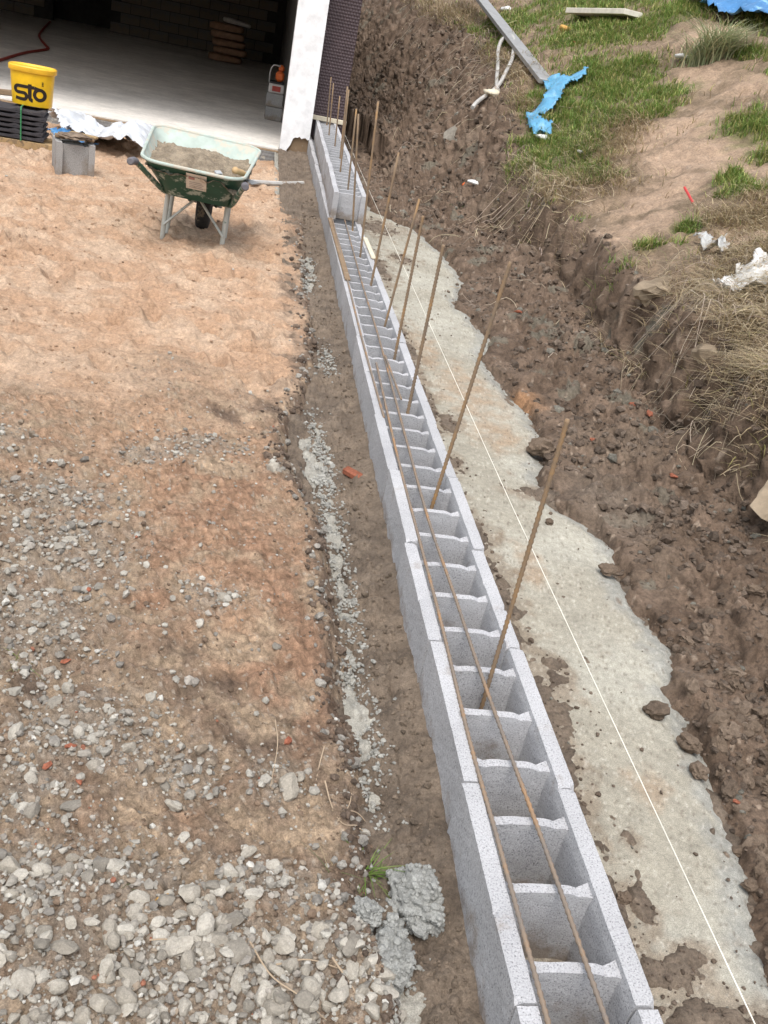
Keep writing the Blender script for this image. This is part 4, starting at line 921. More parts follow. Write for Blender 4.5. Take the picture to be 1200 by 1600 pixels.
sheet('plastic_bag', [(2.70, 5.27), (2.76, 5.25), (2.80, 5.59), (2.86, 5.75), (2.75, 5.75), (2.71, 5.54)], .012, lambda X, Y: bank_height(X, Y, False) + .04 + crumple(X, Y, 8, .06, 944), M['clearfilm'], 'milky plastic scrap sticking up by the dry grass', 'plastic scrap')
def scrap(x, y, s, label, m, cat='litter', seed=1, lift=.03, name='litter_scrap', zf=bz):
    V, F = ICO[2]; r = np.random.default_rng(seed); V = V * np.array([1, r.uniform(.5, .8), .3]); V = V + .35 * np.stack([noise3(V + seed, 1.6, seed), noise3(V + 3, 1.7, seed + 1), noise3(V + 5, 1.9, seed + 2)], -1)
    tag(mesh_obj(name, raw_mesh(name, V * s, F, True), m, None, (x, y, zf(x, y) + lift), (0, 0, r.uniform(0, 6))), label, cat)
scrap(2.67, 9.36, .075, 'white plastic scrap at the crest under the blue film', M['whitefilm'], seed=1)
scrap(3.46, 15.8, .14, 'white crumpled litter in dry grass at the top of the bank', M['whitefilm'], seed=2)
scrap(2.84, 8.66, .05, 'small pale scrap in the grass below the white plastic scrap', M['whitefilm'], seed=3)
scrap(4.30, 10.57, .09, 'white curl of litter on the sandy hillside below the sedge', M['whitefilm'], seed=4)
scrap(3.61, 12.86, .11, 'yellow scrap in the grass below the white board', M['yellow_stone'], seed=5)
scrap(5.14, 12.41, .09, 'small yellow scrap at the top edge left of the tarpaulin', M['yellow'], seed=6)
scrap(2.53, 11.34, .12, 'cream scrap on the far bank beside the hose loop', M['cream'], seed=7)
scrap(2.14, 9.49, .07, 'crumpled white drinks packet on the far bank', M['whitefilm'], seed=8)
scrap(2.10, 9.6, .06, 'orange marked wrapper beside the white packet on the far bank', M['orange'], seed=9)
scrap(2.0, 8.2, .035, 'white scrap lying where the bank meets the footing', M['whitefilm'], seed=10)
V, F = rock(55, 2, 8, .35); tag(mesh_obj('slate', raw_mesh('slate', V * np.array([.12, .05, .45]), F, False), M['stone_one'], None, (2.18, 11.25, bz(2.18, 11.25) + .05), (R(-25), R(8), 0)), 'pointed grey slate standing upright in the far bank', 'slate')
sk = empty('marker_stake', (3.08, 6.40, bz(3.08, 6.40))); tag(sk, 'leaning wooden marker stake with a red top on the sandy slope', 'stake'); a = Vector((0, 0, -.05)); b = Vector((-.06, .30, .10)); mid = a.lerp(b, .5)
mb = MB(); mb.tube([a, mid], .008, 6); mb.obj('shaft', M['mudwood'], sk); mb = MB(); mb.tube([mid, b], .009, 6); mb.obj('red_top', paint_mat('red_paint', (.5, .05, .05), .5), sk)
M['earthstone'] = earth_mat('earthy_stone', attr=False, base=(.27, .215, .155), scales=((2, .25), (9, .25)), bump=((6, .012), (20, .006)))
V, F = rock(61, 3, 9, .5); V = V + .05 * noise3(V, 3, 4)[:, None]; tag(mesh_obj('stone_slab', raw_mesh('stone_slab', V * np.array([.24, .20, .11]), F, False), M['earthstone'], None, (2.20, 2.95, .27), (R(8), R(-8), R(20))), 'flat brown stone slab jutting from the bank at the right edge', 'stone')
V, F = rock(62, 3, 12, .7); tag(mesh_obj('boulder', raw_mesh('boulder', V * np.array([.16, .15, .15]) + .03 * noise3(V, 2.5, 9)[:, None] + .012 * noise3(V, 8, 19)[:, None], F, False), M['earthstone'], None, (2.39, 5.11, bz(2.39, 5.11) - .03)), 'large tan stone on the bank crest below the milky scrap', 'stone')
V, F = rock(63, 2, 12, .7); tag(mesh_obj('boulder', raw_mesh('boulder', V * .10, F, False), M['earthstone'], None, (2.23, 4.13, bz(2.23, 4.13) + .04)), 'grey brown stone half buried in the bank under dry stalks', 'stone')
# brick fragments
BR = [(1.75, 5.7, 'on the soil near the far rebars', bz), (1.98, 3.98, 'longest red one, at the foot of the bank', bz), (1.95, 4.1, 'small one touching the longest red fragment', bz), (1.65, 3.77, 'on the soil beyond the nearest rebar', bz), (1.88, 3.37, 'bright red, alone on smooth soil at the bank foot', bz), (2.2, 4.16, 'under the dry stalks beside a grey stone', bz), (3.58, 12.24, 'in the grass below the white board', bz),
      (1.38, 1.62, 'at the footing edge near the bottom right', bz), (-.27, 1.50, 'lying in the gravel at the left, largest there', lz), (-.20, 1.46, 'on edge in the gravel at the left', lz), (-.30, 1.85, 'lowest in the grey gravel by the left edge', lz), (-.02, 1.10, 'tiny, among the biggest stones', lz), (-.235, 1.56, 'at the left in brown earth above the other two', lz), (.23, 1.63, 'on brown earth close to the trench', lz), (-.3, 2.15, 'deep among the dense gravel', lz)]
for i, (x, y, t, zf) in enumerate(BR):
    V, F = rock(100 + i, 1, 7, .7); s = (.027 if y > 3 else .0125) * (1.5 if 'longest' in t or i == 6 else 1) * (.6 if 'tiny' in t else 1); s = s * .8 if y > 3 and y < 4.3 else s
    tag(mesh_obj('brick_fragment', raw_mesh('brick_fragment', V * np.array([1.3, .8, .7]) * s, F, False), M['brickred'], None, (x, y, zf(x, y) + .03 * (y > 3) + .012), (0, 0, i * 1.3)), 'red brick fragment ' + t, 'brick fragment')
mb = MB(); mb.box((0, 0, 0), (.078, .036, .025), bev=.004); o = mb.obj('brick_fragment', M['brickred'], loc=(.505, 3.18, .045), rot=(R(4), R(5), R(-38))); tag(o, 'oblong red brick fragment lying in the trench beside the wall', 'brick fragment')

# ------------------------------------------------------------------ stones and gravel on the left
def dens(x, y): return np.clip(1.3 * blobs(x, y, GRAVEL) * (1 + .6 * fbm(x, y, 6, 3, 650)) - .22 - .5 * blobs(x, y, [(.17, 2.1, .14, .38), (.1, 2.75, .22, .3), (.18, 1.72, .12, .1)]), .014, 1) * (1 - sand_mask(x, y)) * (x < edge_left(x, y) + .02)
def sample(n, f, ylo, yhi, xl, xr):
    out = []; tot = 0
    while tot < n:
        y = ylo * (yhi / ylo) ** rng.uniform(0, 1, 30000); x = xl(y) + (xr(y) - xl(y)) * rng.uniform(0, 1, 30000)
        k = rng.uniform(0, 1, 30000) < f(x, y); out.append(np.stack([x[k], y[k]], -1)); tot += k.sum()
    return np.vstack(out)[:n]
P = sample(11200, dens, .7, 4.6, lambda y: -.42 * y - .45, lambda y: .47 + 0 * y)
size = np.exp(rng.normal(math.log(.0058), .56, len(P))); size = np.clip(size, .0028, .022)
size *= np.where(P[:, 1] < 1.7, 1.0, 1.0 + .0 * size)
big = blobs(P[:, 0], P[:, 1], [(.0, 1.08, .35, .12), (.15, 1.02, .2, .1)]); size *= 1 + .22 * big * rng.uniform(0, 1, len(P))
order = np.argsort(-size * np.where((P[:, 0] > -.262 * P[:, 1] + .0) & (P[:, 1] > .9), 1, .01) / np.maximum(np.hypot(P[:, 0], P[:, 1]), .8))
pz = left_height(P[:, 0], P[:, 1])
pal = np.array([(.31, .29, .255), (.25, .23, .20), (.36, .34, .30), (.20, .185, .165), (.28, .255, .225), (.24, .195, .15), (.43, .415, .38)])
colr = pal[rng.choice(len(pal), len(P), p=[.25, .2, .15, .12, .15, .08, .05])] * rng.uniform(.85, 1.15, (len(P), 1))
RV2 = [rock(200 + i, 2, 9) for i in range(14)]; RV1 = [rock(300 + i, 1, 5) for i in range(12)]
NB = 262
RM = [raw_mesh('stone', V, F, False) for V, F in RV2]
for m_ in RM: m_.materials.append(M['stone_one'])
PROM = [(.134, 1.08, .034, 'largest pale grey stone lying in the bottom gravel'), (.04, 1.2, .026, 'rounded grey stone beside the yellow stone'), (-.05, 1.185, .023, 'wedge shaped grey stone left of the yellow stone'), (.228, 1.49, .034, 'pale knobbly stone on brown earth by the trench'),
        (-.285, 1.235, .024, 'square pale stone at the left frame edge'), (-.10, 1.235, .024, 'long pale stone lying above the small grass tuft'), (.20, 1.965, .022, 'upright grey stone on red earth'), (.055, 2.17, .024, 'whitish stone in the small heap on tan earth'), (-.385, 2.39, .03, 'flat pale stone at the top of the gravel heap'),
        (0, 2.03, .022, 'grey cube like stone below the small heap on tan earth'), (.20, 3.03, .034, 'white pointed stone on the dark earth by the trench'), (.255, 1.53, .017, 'pale stone just right of the knobbly one'), (-.33, 1.82, .02, 'dull grey stone at the lower left of the gravel heap'), (.06, 1.11, .024, 'blunt grey stone above the largest stone'),
        (-.08, .985, .028, 'angular grey stone close to the bottom frame edge'), (-.21, 1.0, .026, 'pale angular stone in the bottom left corner'), (.18, 1.01, .022, 'grey stone near the dry twigs at the bottom'), (.12, 1.15, .024, 'brownish stone between the blunt and the rounded stones')]
for i, (x, y, s, lab) in enumerate(PROM):
    o = mesh_obj('stone', RM[(i * 5 + 3) % 14], None, None, (x, y, lz(x, y) + s * .38), (rb.uniform(-.3, .3), rb.uniform(-.3, .3), rb.uniform(0, 6.3)), (s, s, s * rb.uniform(.8, 1.1))); tag(o, lab, 'stone')
V, F = rock(77, 2, 9); o = mesh_obj('stone', raw_mesh('stone', V, F, False), M['yellow_stone'], None, (-.008, 1.185, lz(-.008, 1.185) + .008), (0, 0, .5), (.0165,) * 3); tag(o, 'only yellow ochre stone, among grey stones near the bottom', 'stone')
for n_, i in enumerate(order[:NB]):
    x, y = P[i]; s = size[i]
    o = bpy.data.objects.new('stone', RM[int(rng.integers(14))]); o.location = (x, y, pz[i] + s * .22); o.rotation_euler = (rng.normal(0, .35), rng.normal(0, .35), rng.uniform(0, 6.28)); o.scale = (s * rng.uniform(.9, 1.15), s, s * rng.uniform(.8, 1.1)); link(o)
    if y < 1.32: lab, gr = 'one of the loose grey stones covering the bottom left of the ground', 'grey stones at the bottom left'
    elif y < 1.9: lab, gr = 'one of the loose grey stones on brown earth left of the trench', 'grey stones on the brown earth'
    else: lab, gr = 'one of the loose grey stones of the gravel heap at the left', 'grey stones of the gravel heap'
    tag(o, lab, 'stone', gr)
rest = order[NB:]; Pr = np.column_stack([P[rest], pz[rest] + size[rest] * .3])
scatter_mesh('gravel', RV1, Pr, size[rest], colr[rest], M['stone'], 'grey crushed gravel strewn over the earth left of the trench')
n = 1500; ym = .8 * (9 / .8) ** rng.uniform(0, 1, n); xm2 = rng.uniform(.44, .57, n); sm2 = np.clip(np.exp(rng.normal(math.log(.0035), .5, n)), .0018, .014) * (.8 + .12 * ym)
scatter_mesh('soil_crumbs', [clod(490 + i, 1) for i in range(6)], np.column_stack([xm2, ym, np.maximum(mud_height(xm2, ym), 0) + sm2 * .2]), sm2, np.array((.165, .128, .096)) * rng.uniform(.7, 1.25, (n, 1)), M['soil'], 'earth crumbs in the muddy trench beside the wall', smooth=False)
# small grit, also along the sand and the trench lip
P2 = sample(5200, lambda x, y: np.clip(.25 + .5 * blobs(x, y, GRAVEL) - .24 * sand_mask(x, y) + .3 * np.exp(-((x - edge_left(x, y)) / .07) ** 2), 0, 1) * (x < edge_left(x, y) + .06), .7, 11, lambda y: -.33 * y - .12, lambda y: .5 + 0 * y)
s2 = np.clip(np.exp(rng.normal(math.log(.0035), .45, len(P2))), .0015, .012) * (1 + .25 * P2[:, 1]) * .75
c2 = np.where(rng.uniform(0, 1, (len(P2), 1)) < .55, pal[rng.integers(0, 7, len(P2))], np.array((.14, .10, .072)) * rng.uniform(.8, 1.5, (len(P2), 1)))
c2 = np.where(rng.uniform(0, 1, (len(P2), 1)) < .015, np.array((.26, .115, .075)), c2)
z2 = np.maximum(left_height(P2[:, 0], P2[:, 1]), -.005)
scatter_mesh('gravel', [(ICO[1][0] * np.array([1, .8, .7]), ICO[1][1])] + RV1[:5], np.column_stack([P2, z2 + s2 * .3]), s2, c2, M['stone'], 'fine grit and earth crumbs scattered over the sand and earth')
P8 = sample(2600, lambda x, y: sand_mask(x, y) * np.clip(.5 + fbm(x, y, 3, 3, 760), .1, 1), 3.0, 11, lambda y: -.33 * y - .12, lambda y: .42 + 0 * y)
s8 = np.clip(np.exp(rng.normal(math.log(.0055), .5, len(P8))), .002, .02) * (.6 + .09 * P8[:, 1])
scatter_mesh('sand_crumbs', [rock(520 + i, 1, 4) for i in range(6)], np.column_stack([P8, left_height(P8[:, 0], P8[:, 1]) + s8 * .15]), s8, np.array((.42, .29, .20)) * rng.uniform(.7, 1.15, (len(P8), 1)), M['ground'], 'crumbs of damp sand over the trampled sandy yard')
# exposed rough concrete along the trench lip: pale crumbs
lip = np.array([(.375, 3.536), (.383, 3.131), (.419, 2.713), (.426, 2.334), (.421, 1.997), (.437, 1.683), (.432, 1.045), (.424, 5.925), (.44, 6.423), (.47, 4.469), (.40, 3.3), (.40, 2.9)])
n = 3200; ki = rng.integers(0, len(lip), n); P3 = lip[ki] + rng.normal(0, 1, (n, 2)) * np.array([.022, .12]); s3 = np.clip(np.exp(rng.normal(math.log(.0055), .4, n)), .003, .015) * (.75 + .1 * P3[:, 1])
c3 = np.array([(.31, .305, .28)]) * rng.uniform(.7, 1.2, (n, 1)); z3 = np.maximum(np.maximum(left_height(P3[:, 0], P3[:, 1]), mud_height(P3[:, 0], P3[:, 1])), .002)
scatter_mesh('rubble', RV1, np.column_stack([P3, z3 + .001]), s3, c3, M['stone'], 'pale concrete crumbs along the broken edge of the footing')

n = 1000; yl = .85 * (7.5 / .85) ** rng.uniform(0, 1, n); xl_ = edge_left(yl, yl) * 0 + np.interp(yl, TRX[0], TRX[1]) - .045 + rng.normal(0, .035, n); sl_ = np.clip(np.exp(rng.normal(math.log(.0065), .5, n)), .003, .018) * (.75 + .1 * yl)
cl_ = np.where(rng.uniform(0, 1, (n, 1)) < .7, np.array((.115, .085, .065)) * rng.uniform(.75, 1.4, (n, 1)), np.array((.30, .28, .25)) * rng.uniform(.7, 1.1, (n, 1)))
scatter_mesh('soil_crumbs', [clod(470 + i, 2) for i in range(6)], np.column_stack([xl_, yl, np.maximum(left_height(xl_, yl), 0) + sl_ * .25]), sl_, cl_, M['soil'], 'dark earth clods and small stones along the trench lip', smooth=False)

# clinker concrete lumps at the bottom of the trench side
def lump(name, c, rad, seed, label, rot=0):
    r = np.random.default_rng(seed); V, F = ICO[4]; V = V * (.88 + .50 * noise3(V + seed, 1.5, seed) + .16 * noise3(V, 4, seed))[:, None] * np.array(rad); Vs = [V]; Fs = [F]; off = len(V)
    n = int(420 * (rad[0] / .055) ** 2) + 50; idx = r.choice(len(V), n); G, GF = ICO[1]
    for k, i in enumerate(idx):
        s_ = np.clip(np.exp(r.normal(math.log(.0052), .42)), .0026, .011); W = G * s_ * r.uniform(.75, 1.15, (len(G), 1)) * r.uniform(.8, 1.1, 3) + V[i] * r.uniform(.98, 1.06); Vs.append(W); Fs.append(GF + off); off += len(G)
    o = mesh_obj(name, raw_mesh(name, np.vstack(Vs), np.vstack(Fs), False), M['lump'], None, c, (0, 0, rot)); tag(o, label, 'concrete lump')
lump('concrete_lump', (.487, 1.25, .048), (.050, .080, .045), 11, 'upper and larger lump of knobbly clinker concrete beside the trench', .25)
lump('concrete_lump', (.415, 1.115, .048), (.045, .078, .042), 12, 'lower lump of knobbly clinker concrete at the trench edge', -.3)
lump('concrete_lump', (.375, 1.19, .075), (.027, .03, .025), 13, 'small pale lump left of the two clinker concrete lumps', .3)
# ------------------------------------------------------------------ clods on the excavated side
def dens_b(x, y):
    xc = np.interp(y, _BY, _XC); xe = np.interp(y, SLX[0], SLX[1])
    return np.clip(.35 + .5 * fbm(x, y, 2.2, 3, 600), .06, 1) * (x < xc + .05) * (x > xe + .0)
P4 = sample(9000, dens_b, .9, 17, lambda y: 1.2 + 0 * y, lambda y: np.interp(y, _BY, _XC) + .1)
s4 = np.clip(np.exp(rng.normal(math.log(.0135), .55, len(P4))), .005, .036) * np.interp(P4[:, 1], [1, 3, 8, 14], [.8, 1, 1.45, 1.8])
q4 = bank_points(P4[:, 0], P4[:, 1]); P4 = np.column_stack([q4[0], q4[1]]); z4 = q4[2]; ord4 = np.argsort(-s4 / np.hypot(P4[:, 0], P4[:, 1]))
CV2 = [clod(400 + i, 2) for i in range(8)]; CV1 = [rock(420 + i, 1, 6, .8) for i in range(10)]; CV3 = [clod(440 + i, 3, .34) for i in range(6)]
CM = [raw_mesh('soil_clod', V, F, False) for V, F in CV3]
for m_ in CM: m_.materials.append(M['clod_one'])
CL = [(1.285, 1.945, .035, 'dark clod of soil on the footing beside the string, farthest of three'), (1.335, 1.82, .033, 'dark clod on the footing edge, middle one of three'), (1.315, 1.715, .028, 'dark clod on the footing edge, nearest of three'), (1.375, 1.66, .026, 'clod lying against the ragged footing edge at right'), (1.29, 1.36, .020, 'clod at the lower right edge of the footing'), (.965, 1.31, .017, 'round clod touching the right side of the wall'), (1.40, 2.72, .03, 'clod broken from the bank, resting on the pale footing'), (1.27, 3.05, .018, 'small clod on the pale footing next to the nearest rebar'), (1.41, 3.72, .06, 'big grey brown clod on the footing edge under the leaning rebar')]
for i, (x, y, s, lab) in enumerate(CL):
    tag(mesh_obj('soil_clod', CM[i % 6], None, None, (x, y, max(.0, bz(x, y) if x > np.interp(y, SLX[0], SLX[1]) + .05 else 0) + s * .55), (rb.uniform(-.5, .5), rb.uniform(-.5, .5), rb.uniform(0, 6)), (s, s, s)), lab, 'clod')
NC = 270
for i in ord4[:NC]:
    x, y = P4[i]; s = s4[i] * .9
    o = bpy.data.objects.new('soil_clod', CM[int(rng.integers(6))]); o.location = (x, y, z4[i] - s * .2); o.rotation_euler = (rng.normal(0, .6), rng.normal(0, .6), rng.uniform(0, 6.28)); o.scale = (s, s, s * .85); link(o)
    lab, gr = ('one of the brown clods at the foot of the bank, near part', 'brown clods along the near bank') if y < 3.6 else (('one of the brown clods of the bank beside the upright rebars', 'brown clods along the middle bank') if y < 7.5 else ('one of the brown clods on the far bank slope', 'brown clods on the far bank'))
    tag(o, lab, 'clod', gr)
r4 = ord4[NC:]; pals = np.array([(.105, .078, .059), (.13, .098, .075), (.16, .124, .097), (.09, .068, .052), (.165, .155, .13)])
scatter_mesh('soil_crumbs', CV1, np.column_stack([P4[r4], z4[r4] - s4[r4] * .1]), s4[r4] * .8, pals[rng.choice(5, len(r4), p=[.32, .3, .2, .12, .06])] * rng.uniform(.85, 1.15, (len(r4), 1)), M['soil'], 'loose soil crumbs over the excavated bank', smooth=False)
# crumbs of soil on the footing and in the mud
P5 = sample(1500, lambda x, y: np.clip(.9 * blobs(x, y, MUDR) + .02 + .35 * np.exp(-((x - .86) / .09) ** 2) + .4 * np.exp(-((x - np.interp(y, SLX[0], SLX[1])) / .06) ** 2), 0, 1) * (x > .85) * (x < np.interp(y, SLX[0], SLX[1]) + .03), .8, 9, lambda y: .86 + 0 * y, lambda y: 1.7 + 0 * y)
s5 = np.clip(np.exp(rng.normal(math.log(.0034), .5, len(P5))), .0018, .013) * (.8 + .12 * P5[:, 1])
z5 = np.maximum(mud_height(P5[:, 0], P5[:, 1]), .001)
scatter_mesh('soil_crumbs', CV1, np.column_stack([P5, z5 + s5 * .35]), s5, pals[rng.choice(5, len(P5), p=[.3, .35, .25, .05, .05])] * 1.15, M['soil'], 'earth crumbs lying on the pale footing', smooth=False)

# ------------------------------------------------------------------ grass, dry stalks, roots
def blade_mesh(name, base, dirv, L, w, bend, colors, seg=3):
    """curved tapering blades; base (n,3), dirv (n,2) lean direction, L, w, bend (n,)"""
    n = len(base); side = np.stack([-dirv[:, 1], dirv[:, 0], np.zeros(n)], -1); Vs = []
    d3 = np.column_stack([dirv, np.zeros(n)])
    for k in range(seg + 1):
        t = k / seg; p = base + d3 * (L * bend * t * t)[:, None] + np.array([0, 0, 1.0]) * (L * t * (1 - .45 * bend * t))[:, None]
        if k < seg:
            ww = (w * (1 - .75 * t))[:, None]; Vs += [p - side * ww, p + side * ww]
        else: Vs.append(p)
    V = np.stack(Vs, 1); m_ = V.shape[1]; off = (np.arange(n) * m_)[:, None, None]; T = []
    for k in range(seg - 1): T += [(2 * k, 2 * k + 1, 2 * k + 3), (2 * k, 2 * k + 3, 2 * k + 2)]
    T.append((2 * seg - 2, 2 * seg - 1, 2 * seg)); F = (np.array(T)[None] + off).reshape(-1, 3)
    return raw_mesh(name, V.reshape(-1, 3), F, False, np.repeat(colors, m_, axis=0))
def leaf_mat(name):
    m, N, L, b = new_mat(name, .6, .3); a = N.new('ShaderNodeAttribute'); a.attribute_name = 'Col'; L.new(a.outputs['Color'], b.inputs['Base Color'])
    tr = N.new('ShaderNodeBsdfTranslucent'); L.new(a.outputs['Color'], tr.inputs['Color']); mx = N.new('ShaderNodeMixShader'); mx.inputs[0].default_value = .25
    out = N['Material Output']; L.new(b.outputs[0], mx.inputs[1]); L.new(tr.outputs[0], mx.inputs[2]); L.new(mx.outputs[0], out.inputs['Surface']); return m
M['leaf'] = leaf_mat('grass_blades')
def turf_ok(x, y): return x > np.interp(y, _BY, _XC) - .12
P6 = sample(84000, lambda x, y: np.clip(1.2 * blobs(x, y, GREEN) + .6 * fbm(x, y, 5, 4, 700) - .22 - .6 * blobs(x, y, SAND), 0, 1) * turf_ok(x, y), 5.5, 24, lambda y: 2.0 + 0 * y, lambda y: 2.6 + .44 * y)
n = len(P6); ang = rng.uniform(0, 2 * np.pi, n); dv = np.stack([np.cos(ang), np.sin(ang)], -1) + np.array([-.35, -.25]); dv /= np.linalg.norm(dv, axis=1)[:, None]
hh = np.clip(rng.normal(.085, .03, n), .03, .18) * (1 + .3 * fbm(P6[:, 0], P6[:, 1], 3, 2, 710)); gc = np.array([(.14, .19, .055), (.18, .22, .07), (.11, .16, .05), (.24, .225, .09), (.36, .29, .15)])
gcol = gc[rng.choice(5, n, p=[.26, .23, .14, .21, .16])] * rng.uniform(.75, 1.3, (n, 1))
zb6 = bank_height(P6[:, 0], P6[:, 1]); me = blade_mesh('grass', np.column_stack([P6, zb6 - .01]), dv, hh, .0026 + .0003 * P6[:, 1], rng.uniform(.3, 1.2, n), gcol * np.array((1.22, 1.38, 1.1)), 2)
tag(mesh_obj('grass', me, M['leaf']), 'green grass patches on the sandy hillside', kind='stuff')
P7 = sample(19000, lambda x, y: np.clip(1.2 * blobs(x, y, DRY) + .5 * fbm(x, y, 4, 3, 720) - .25 + .18 * (1 - blobs(x, y, SAND)), 0, 1) * (x > np.interp(y, _BY, _XC) - .18), 2.8, 24, lambda y: 1.9 + 0 * y, lambda y: 2.5 + .42 * y)
n = len(P7); ang = rng.uniform(0, 2 * np.pi, n); dv = np.stack([np.cos(ang), np.sin(ang)], -1) + np.array([-.9, -.4]); dv /= np.linalg.norm(dv, axis=1)[:, None]
sc_ = np.interp(P7[:, 1], [3, 8, 15], [.75, 1, 1.3]); hh = np.clip(rng.normal(.13, .05, n), .04, .3) * sc_; dc = np.array([(.40, .32, .20), (.47, .39, .26), (.29, .22, .14), (.36, .30, .21), (.24, .22, .09)])
me = blade_mesh('dry_grass', np.column_stack([P7, bank_height(P7[:, 0], P7[:, 1]) - .01]), dv, hh, (.0022 + .00025 * P7[:, 1]), rng.uniform(.8, 1.9, n), dc[rng.choice(5, n, p=[.28, .2, .25, .2, .07])] * rng.uniform(.95, 1.45, (n, 1)))
tag(mesh_obj('dry_grass', me, M['leaf']), 'straw coloured dry grass on the crest and slope of the bank', kind='stuff')

M['stalk'] = earth_mat('dry_stalk', scales=((40, .15),), bump=(), rough=.8)
def stalks(name, roots, n_each, len_, label, kindc, drop=1.0, rad=.0016, seed=0, ry=(.3, .3)):
    r = np.random.default_rng(seed); Vs = []; Fs = []; Cs = []; off = 0; K = 9
    for (cx, cy, sx, sy) in roots:
        for _ in range(n_each):
            x = cx + r.normal(0, sx); y = cy + r.normal(0, sy); a = r.normal(math.pi * 1.15, .85); L_ = len_ * r.uniform(.4, 1.25); up = r.uniform(.02, .12); curl = r.normal(0, 1.5)
            p = np.array([x, y, bz(x, y) + .01]); pts = []
            for k in range(K):
                t = k / (K - 1); aa = a + curl * t * 1.2; p = p + np.array([math.cos(aa), math.sin(aa), 0]) * L_ / K; g_ = bz(p[0], p[1]) + .012 + up * math.sin(math.pi * min(1, t * 1.25)) * (1 - .5 * t); pts.append((p[0], p[1], max(g_, pts[-1][2] - .09 if pts else g_)))
            pts = np.array(pts); T = np.gradient(pts, axis=0); T /= np.linalg.norm(T, axis=1)[:, None]; S = np.cross(T, [0, 0, 1]); S /= np.linalg.norm(S, axis=1)[:, None] + 1e-9; U = np.cross(S, T); rr = rad * r.uniform(.7, 1.4) * np.linspace(1.1, .5, K)[:, None]
            ring = np.stack([pts + S * rr, pts - S * rr * .5 + U * rr * .87, pts - S * rr * .5 - U * rr * .87], 1)
            Vs.append(ring.reshape(-1, 3)); i0 = np.arange(K - 1)[:, None] * 3
            q = np.concatenate([np.concatenate([i0 + j, i0 + (j + 1) % 3, i0 + 3 + (j + 1) % 3, i0 + 3 + j], 1) for j in range(3)]); Fs.append(q + off); off += K * 3
            c = np.array((.45, .385, .295)) * r.uniform(.55, 1.35) * np.array((1, r.uniform(.93, 1.03), r.uniform(.85, 1.1))); Cs.append(np.tile(c, (K * 3, 1)))
    me = raw_mesh(name, np.vstack(Vs), np.vstack(Fs), False, np.vstack(Cs)); tag(mesh_obj(name, me, M['stalk']), label, kind='stuff')
_bx = np.linspace(1.2, 7, 240); _by = np.linspace(.5, 20, 420); _gx, _gy = np.meshgrid(_bx, _by, indexing='ij'); _gz = bank_height(_gx, _gy, False)
def bz(x, y):
    i = min(max((x - _bx[0]) / (_bx[1] - _bx[0]), 0), 238.999); j = min(max((y - _by[0]) / (_by[1] - _by[0]), 0), 418.999); a, b = int(i), int(j); u, v = i - a, j - b
    return (1 - u) * (1 - v) * _gz[a, b] + u * (1 - v) * _gz[a + 1, b] + (1 - u) * v * _gz[a, b + 1] + u * v * _gz[a + 1, b + 1]
stalks('dry_stalks', [(2.55, 4.75, .12, .2), (2.55, 4.4, .14, .22), (2.45, 4.15, .12, .25), (2.38, 3.85, .12, .2), (2.32, 3.55, .1, .15), (2.7, 4.9, .2, .3), (2.75, 4.6, .2, .3)], 55, .34, 'tangled dry stalks hanging over the bank face at right', 0, rad=.0015, seed=5)
stalks('dry_stalks', [(2.75, 12.2, .15, .5), (2.9, 13.8, .2, .8), (2.7, 16.0, .25, 1.2), (2.5, 18.5, .25, 1.2), (2.42, 8.3, .06, .25)], 34, .6, 'dry roots and straw hanging from the far crest', 0, rad=.0032, seed=6)
stalks('dry_stalks', [(2.2, 9.5, .25, .6), (2.0, 11.5, .25, .8), (1.9, 6.5, .2, .9), (2.0, 13, .3, 1), (2.45, 7.6, .1, .4), (2.5, 9.6, .1, .5), (2.6, 10.8, .12, .4)], 13, .4, 'thin roots scattered over the far bank', 0, rad=.0024, seed=8)
# sedge tussock on the hill
def tussock(name, x, y, n, L_, w, label, cat, zf, cols, spread=.9, seed=3, sx=.05, lean=(0, 0)):
    r = np.random.default_rng(seed); a = r.uniform(0, 2 * np.pi, n); dv = np.stack([np.cos(a), np.sin(a)], -1) + np.array(lean); dv /= np.linalg.norm(dv, axis=1)[:, None]; root = empty(name, (x, y, zf(x, y)))
    tag(root, label, cat); bx_ = r.normal(0, sx, n); by_ = r.normal(0, sx, n); b = np.column_stack([bx_, by_, [zf(x + p, y + q) - zf(x, y) - .015 for p, q in zip(bx_, by_)]])
    cc = np.array(cols)[r.integers(0, len(cols), n)] * r.uniform(.8, 1.2, (n, 1)); me = blade_mesh('blades', b, dv, L_ * r.uniform(.5, 1.1, n), np.full(n, w), r.uniform(.5, 1.0, n) * spread * 1.5, cc, 6)
    o = mesh_obj('blades', me, M['leaf'], root); o['kind'] = 'stuff'
tussock('sedge_tussock', 4.50, 10.4, 620, .58, .007, 'big arching grey green sedge tussock on the hillside', 'tussock', bz, [(.36, .40, .23), (.42, .44, .28), (.28, .33, .18), (.55, .48, .31)], .85, 3, .10, (.35, -.5))
tussock('grass_tuft', .395, 1.315, 46, .085, .0019, 'green grass tuft at the trench edge above the concrete lumps', 'grass tuft', lz, [(.10, .17, .03), (.16, .22, .06)], 1.0, 4, .008, (.3, .2))
tussock('grass_tuft', -.415, 1.84, 34, .055, .0014, 'yellow green grass tuft at the left frame edge in gravel', 'grass tuft', lz, [(.20, .22, .07), (.14, .18, .04)], 1.1, 5, .012)
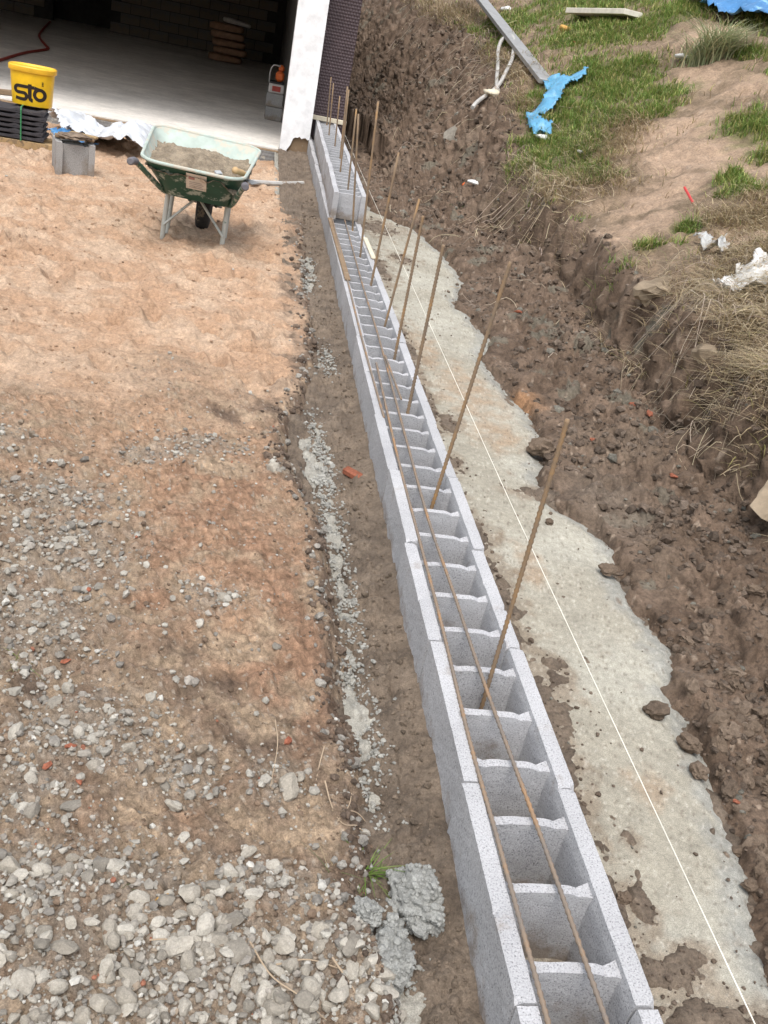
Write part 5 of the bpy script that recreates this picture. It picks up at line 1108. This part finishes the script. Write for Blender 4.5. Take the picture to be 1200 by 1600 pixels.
tussock('grass_tuft', -.095, 1.195, 24, .035, .001, 'tiny dark green sprig among the stones below the long pale stone', 'grass tuft', lz, [(.07, .10, .03), (.11, .13, .05)], 1.2, 6, .008)
tussock('grass_tuft', .33, 1.29, 14, .07, .0014, 'sparse grass sprig left of the clinker concrete lumps', 'grass tuft', lz, [(.12, .13, .06), (.3, .24, .15)], 1.1, 7, .008, (-.3, -.3))
tussock('grass_tuft', 1.95, 9.0, 60, .11, .003, 'green sprig growing low on the far bank', 'grass tuft', bz, [(.07, .11, .03), (.1, .14, .04)], 1.1, 8, .03)
# twigs on the left
TW = [[(.2, 1.7), (.203, 1.6), (.19, 1.49)], [(.31, 1.61), (.30, 1.57), (.29, 1.52), (.28, 1.49)], [(.31, 1.52), (.32, 1.45), (.34, 1.4), (.37, 1.39)], [(.38, 1.4), (.43, 1.43), (.46, 1.49)], [(.32, 1.43), (.38, 1.46), (.42, 1.45)], [(.15, 1.11), (.19, 1.04), (.24, 1.0), (.29, .98)], [(.2, 1.06), (.26, 1.08), (.33, 1.06)], [(-.02, 1.09), (.01, 1.1), (.04, 1.1)], [(.3, 1.08), (.34, 1.02), (.36, .97)], [(.33, 1.4), (.36, 1.46), (.37, 1.5)]]
TL = ['straight pale twig lying across the brown earth', 'bent thin root above the knobbly stone side of the trench', 'crooked root on dark earth left of the trench bottom', 'curved twig hanging over the trench lip', 'thin pale twig crossing dark earth near the trench', 'long thin twig among stones at the bottom', 'dry twig arching below the concrete lumps', 'short twig lying on the gravel at the bottom left', 'dry stem near the lower concrete lump', 'short upright root by the trench lip']
for i, (P_, lab) in enumerate(zip(TW, TL)):
    pts = catmull([(x, y, max(lz(x, y), 0) + .014 + .006 * math.sin(k_ * 2 + i)) for k_, (x, y) in enumerate(P_)], 6); mb = MB(); mb.tube(pts, list(np.linspace(.0017, .0008, len(pts))), 5)
    tag(mb.obj('twig', paint_mat('dry_twig', (.40, .31, .22), .8, .2) if i == 0 else M['twig'], smooth=True), lab, 'twig')
    if i == 0: M['twig'] = bpy.data.materials['dry_twig']
